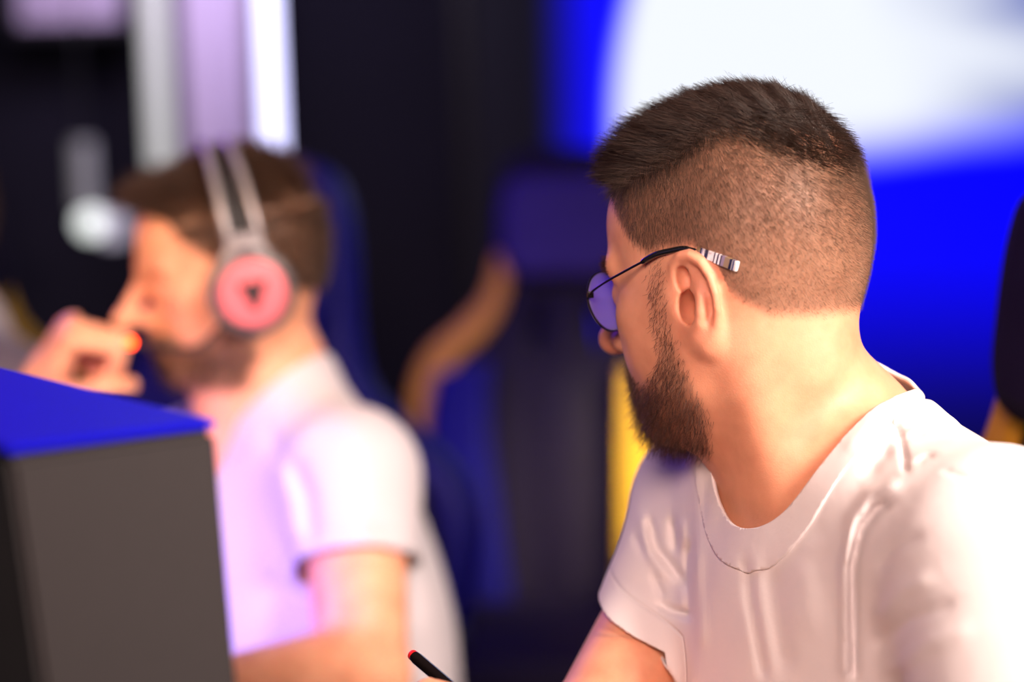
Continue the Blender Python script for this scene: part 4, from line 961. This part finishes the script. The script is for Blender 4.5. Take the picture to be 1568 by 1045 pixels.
# ---- headphones
hp = empty('headphones', toW(c2(0, 0, .02)), 'silver gaming headphones with a red-lit ear cup, worn by the man on the left', 'headphones')
M_hp = mat('dark_grey_plastic', (0.10, 0.09, 0.10), 0.35, noise=.1); M_hps = mat('satin_silver', (0.36, 0.34, 0.36), 0.35, metal=.4); M_cush = mat('black_cushion', (0.012, 0.012, 0.014), 0.7, bump=.2)
M_disc = mat('red_lit_grille', (0.80, 0.16, 0.19), 0.4, emit=(1.0, 0.14, 0.17), estr=0.28); M_ledred = mat('red_led', (0.9, 0.1, 0.02), 0.3, emit=(1.0, 0.045, 0.0), estr=15.0)
M_logo = mat('logo_black', (0.03, 0.015, 0.02), 0.5)
for sd in (1, -1):
    ctr = c2(.000, sd * .078, -.002); ax = MN @ R2 @ np.array((0, sd, 0.0)); O = toW(ctr)
    cup = adopt(MB().lathe([(.0, -.004), (.030, -.004), (.043, .0), (.0445, .008), (.0435, .017), (.039, .021), (.034, .0215), (.0335, .019), (0, .019)], O, ax, 48).build('ear_cup', M_hp), hp)
    adopt(MB().lathe([(.020, -.018), (.030, -.019), (.040, -.016), (.043, -.009), (.041, -.003), (.022, -.003), (.020, -.010), (.020, -.018)], O, ax, 40).build('ear_cushion', M_cush), hp)
    dsc = adopt(MB().lathe([(0, .0235), (.025, .0232), (.0325, .0215), (.0335, .019), (0, .019)], O, ax, 48).build('light_disc', M_disc), hp, cup)
    # the dark triangular mark in the middle
    f_, u_ = MN @ R2[:, 0], MN @ R2[:, 2]
    lg = [(-.0115, .0095), (-.004, .0075), (.0, .0090), (.004, .0075), (.0115, .0095), (.0075, .0005), (.0015, -.0125), (-.0015, -.0125), (-.0075, .0005)]; lg = [(1.35 * q0, 1.35 * q1) for q0, q1 in lg]
    bm = bmesh.new(); t = [bm.verts.new(O + f_ * a_ + u_ * b_ + ax * .0252) for a_, b_ in lg]; bb = [bm.verts.new(O + f_ * a_ + u_ * b_ + ax * .0222) for a_, b_ in lg]
    bm.faces.new(t); bm.faces.new(bb[::-1]); n = len(lg)
    for k in range(n): bm.faces.new((t[k], bb[k], bb[(k + 1) % n], t[(k + 1) % n]))
    x = MB(); x.bm.free(); x.bm = bm; adopt(x.build('emblem', M_logo, smooth=False), hp, cup)
    # yoke and the two silver rods rising from the cup
    def HQ(x, y, z): return toW(c2(x, sd * y, z))
    adopt(MB().tube([HQ(-.026, .090, .030), HQ(-.017, .0935, .045), HQ(0, .0945, .050), HQ(.017, .0935, .045), HQ(.026, .090, .030)], .0055, 10).build('yoke', M_hps), hp)
    adopt(MB().tube([HQ(.013, .093, .055), HQ(-.013, .093, .055)], .0075, 10).build('slider_block', M_hps), hp)
for off in (.0125, -.0125):
    arc = []
    for k in range(29):
        a = math.radians(-12 + 204 * k / 28); w = abs(math.cos(a)); yy = .094 * math.cos(a); zz = .052 + .104 * max(math.sin(a), -.2)
        arc.append(toW(c2(off * (.8 + .5 * w) + .008 * math.sin(a), yy, zz)))
    adopt(MB().tube(arc, .0042, 10).build('headband_rod', M_hps), hp)
arc = [(.006 * math.sin(a), .084 * math.cos(a), .052 + .091 * math.sin(a)) for a in [math.radians(6 + 168 * k / 24) for k in range(25)]]
bm = bmesh.new(); rows = [[bm.verts.new(toW(c2(x + dx, y * s, .052 + (z - .052) * s))) for dx, s in ((-.013, 1), (.013, 1), (.013, 1.05), (-.013, 1.05))] for x, y, z in arc]
for r0, r1 in zip(rows, rows[1:]):
    for k in range(4): bm.faces.new((r0[k], r0[(k + 1) % 4], r1[(k + 1) % 4], r1[k]))
bm.faces.new(rows[0]); bm.faces.new(rows[-1][::-1])
x = MB(); x.bm.free(); x.bm = bm; adopt(x.build('headband_pad', M_cush), hp)
MT = F(201, 525, 2.29)
boom = smooth_poly([c2(.030, .086, -.028), c2(.062, .085, -.050), MT + (c2(.08, .075, -.05) - MT) * .45, MT], 5, False)
bo = adopt(MB().tube([toW(q_) for q_ in boom], [.0028] * (len(boom) - 3) + [.0034, .004, .005], 10).build('mic_boom', M_cush), hp)
adopt(MB().lathe([(0, -.0045), (.003, -.0035), (.0046, 0), (.003, .0035), (0, .0045)], toW(MT + np.array((0, -.006, 0))), MN @ np.array((0, -1, 0)), 16).build('mic_light', M_ledred), hp, bo)
# ---- a third player beyond the left edge of the frame: the same build of figure, further back
k3 = W(30, 556, 3.05) - W(560, 600, 2.45)
man3 = empty('person', Vector(man2.location) + Vector((k3[0], k3[1], k3[2] * 0)), 'person in pale t-shirt at far left edge, only the back and shoulder showing', 'person')
for o in list(man2.children):
    c = o.copy(); COL.objects.link(c); c.parent = man3
    for g in o.children:
        d = g.copy(); COL.objects.link(d); d.parent = c
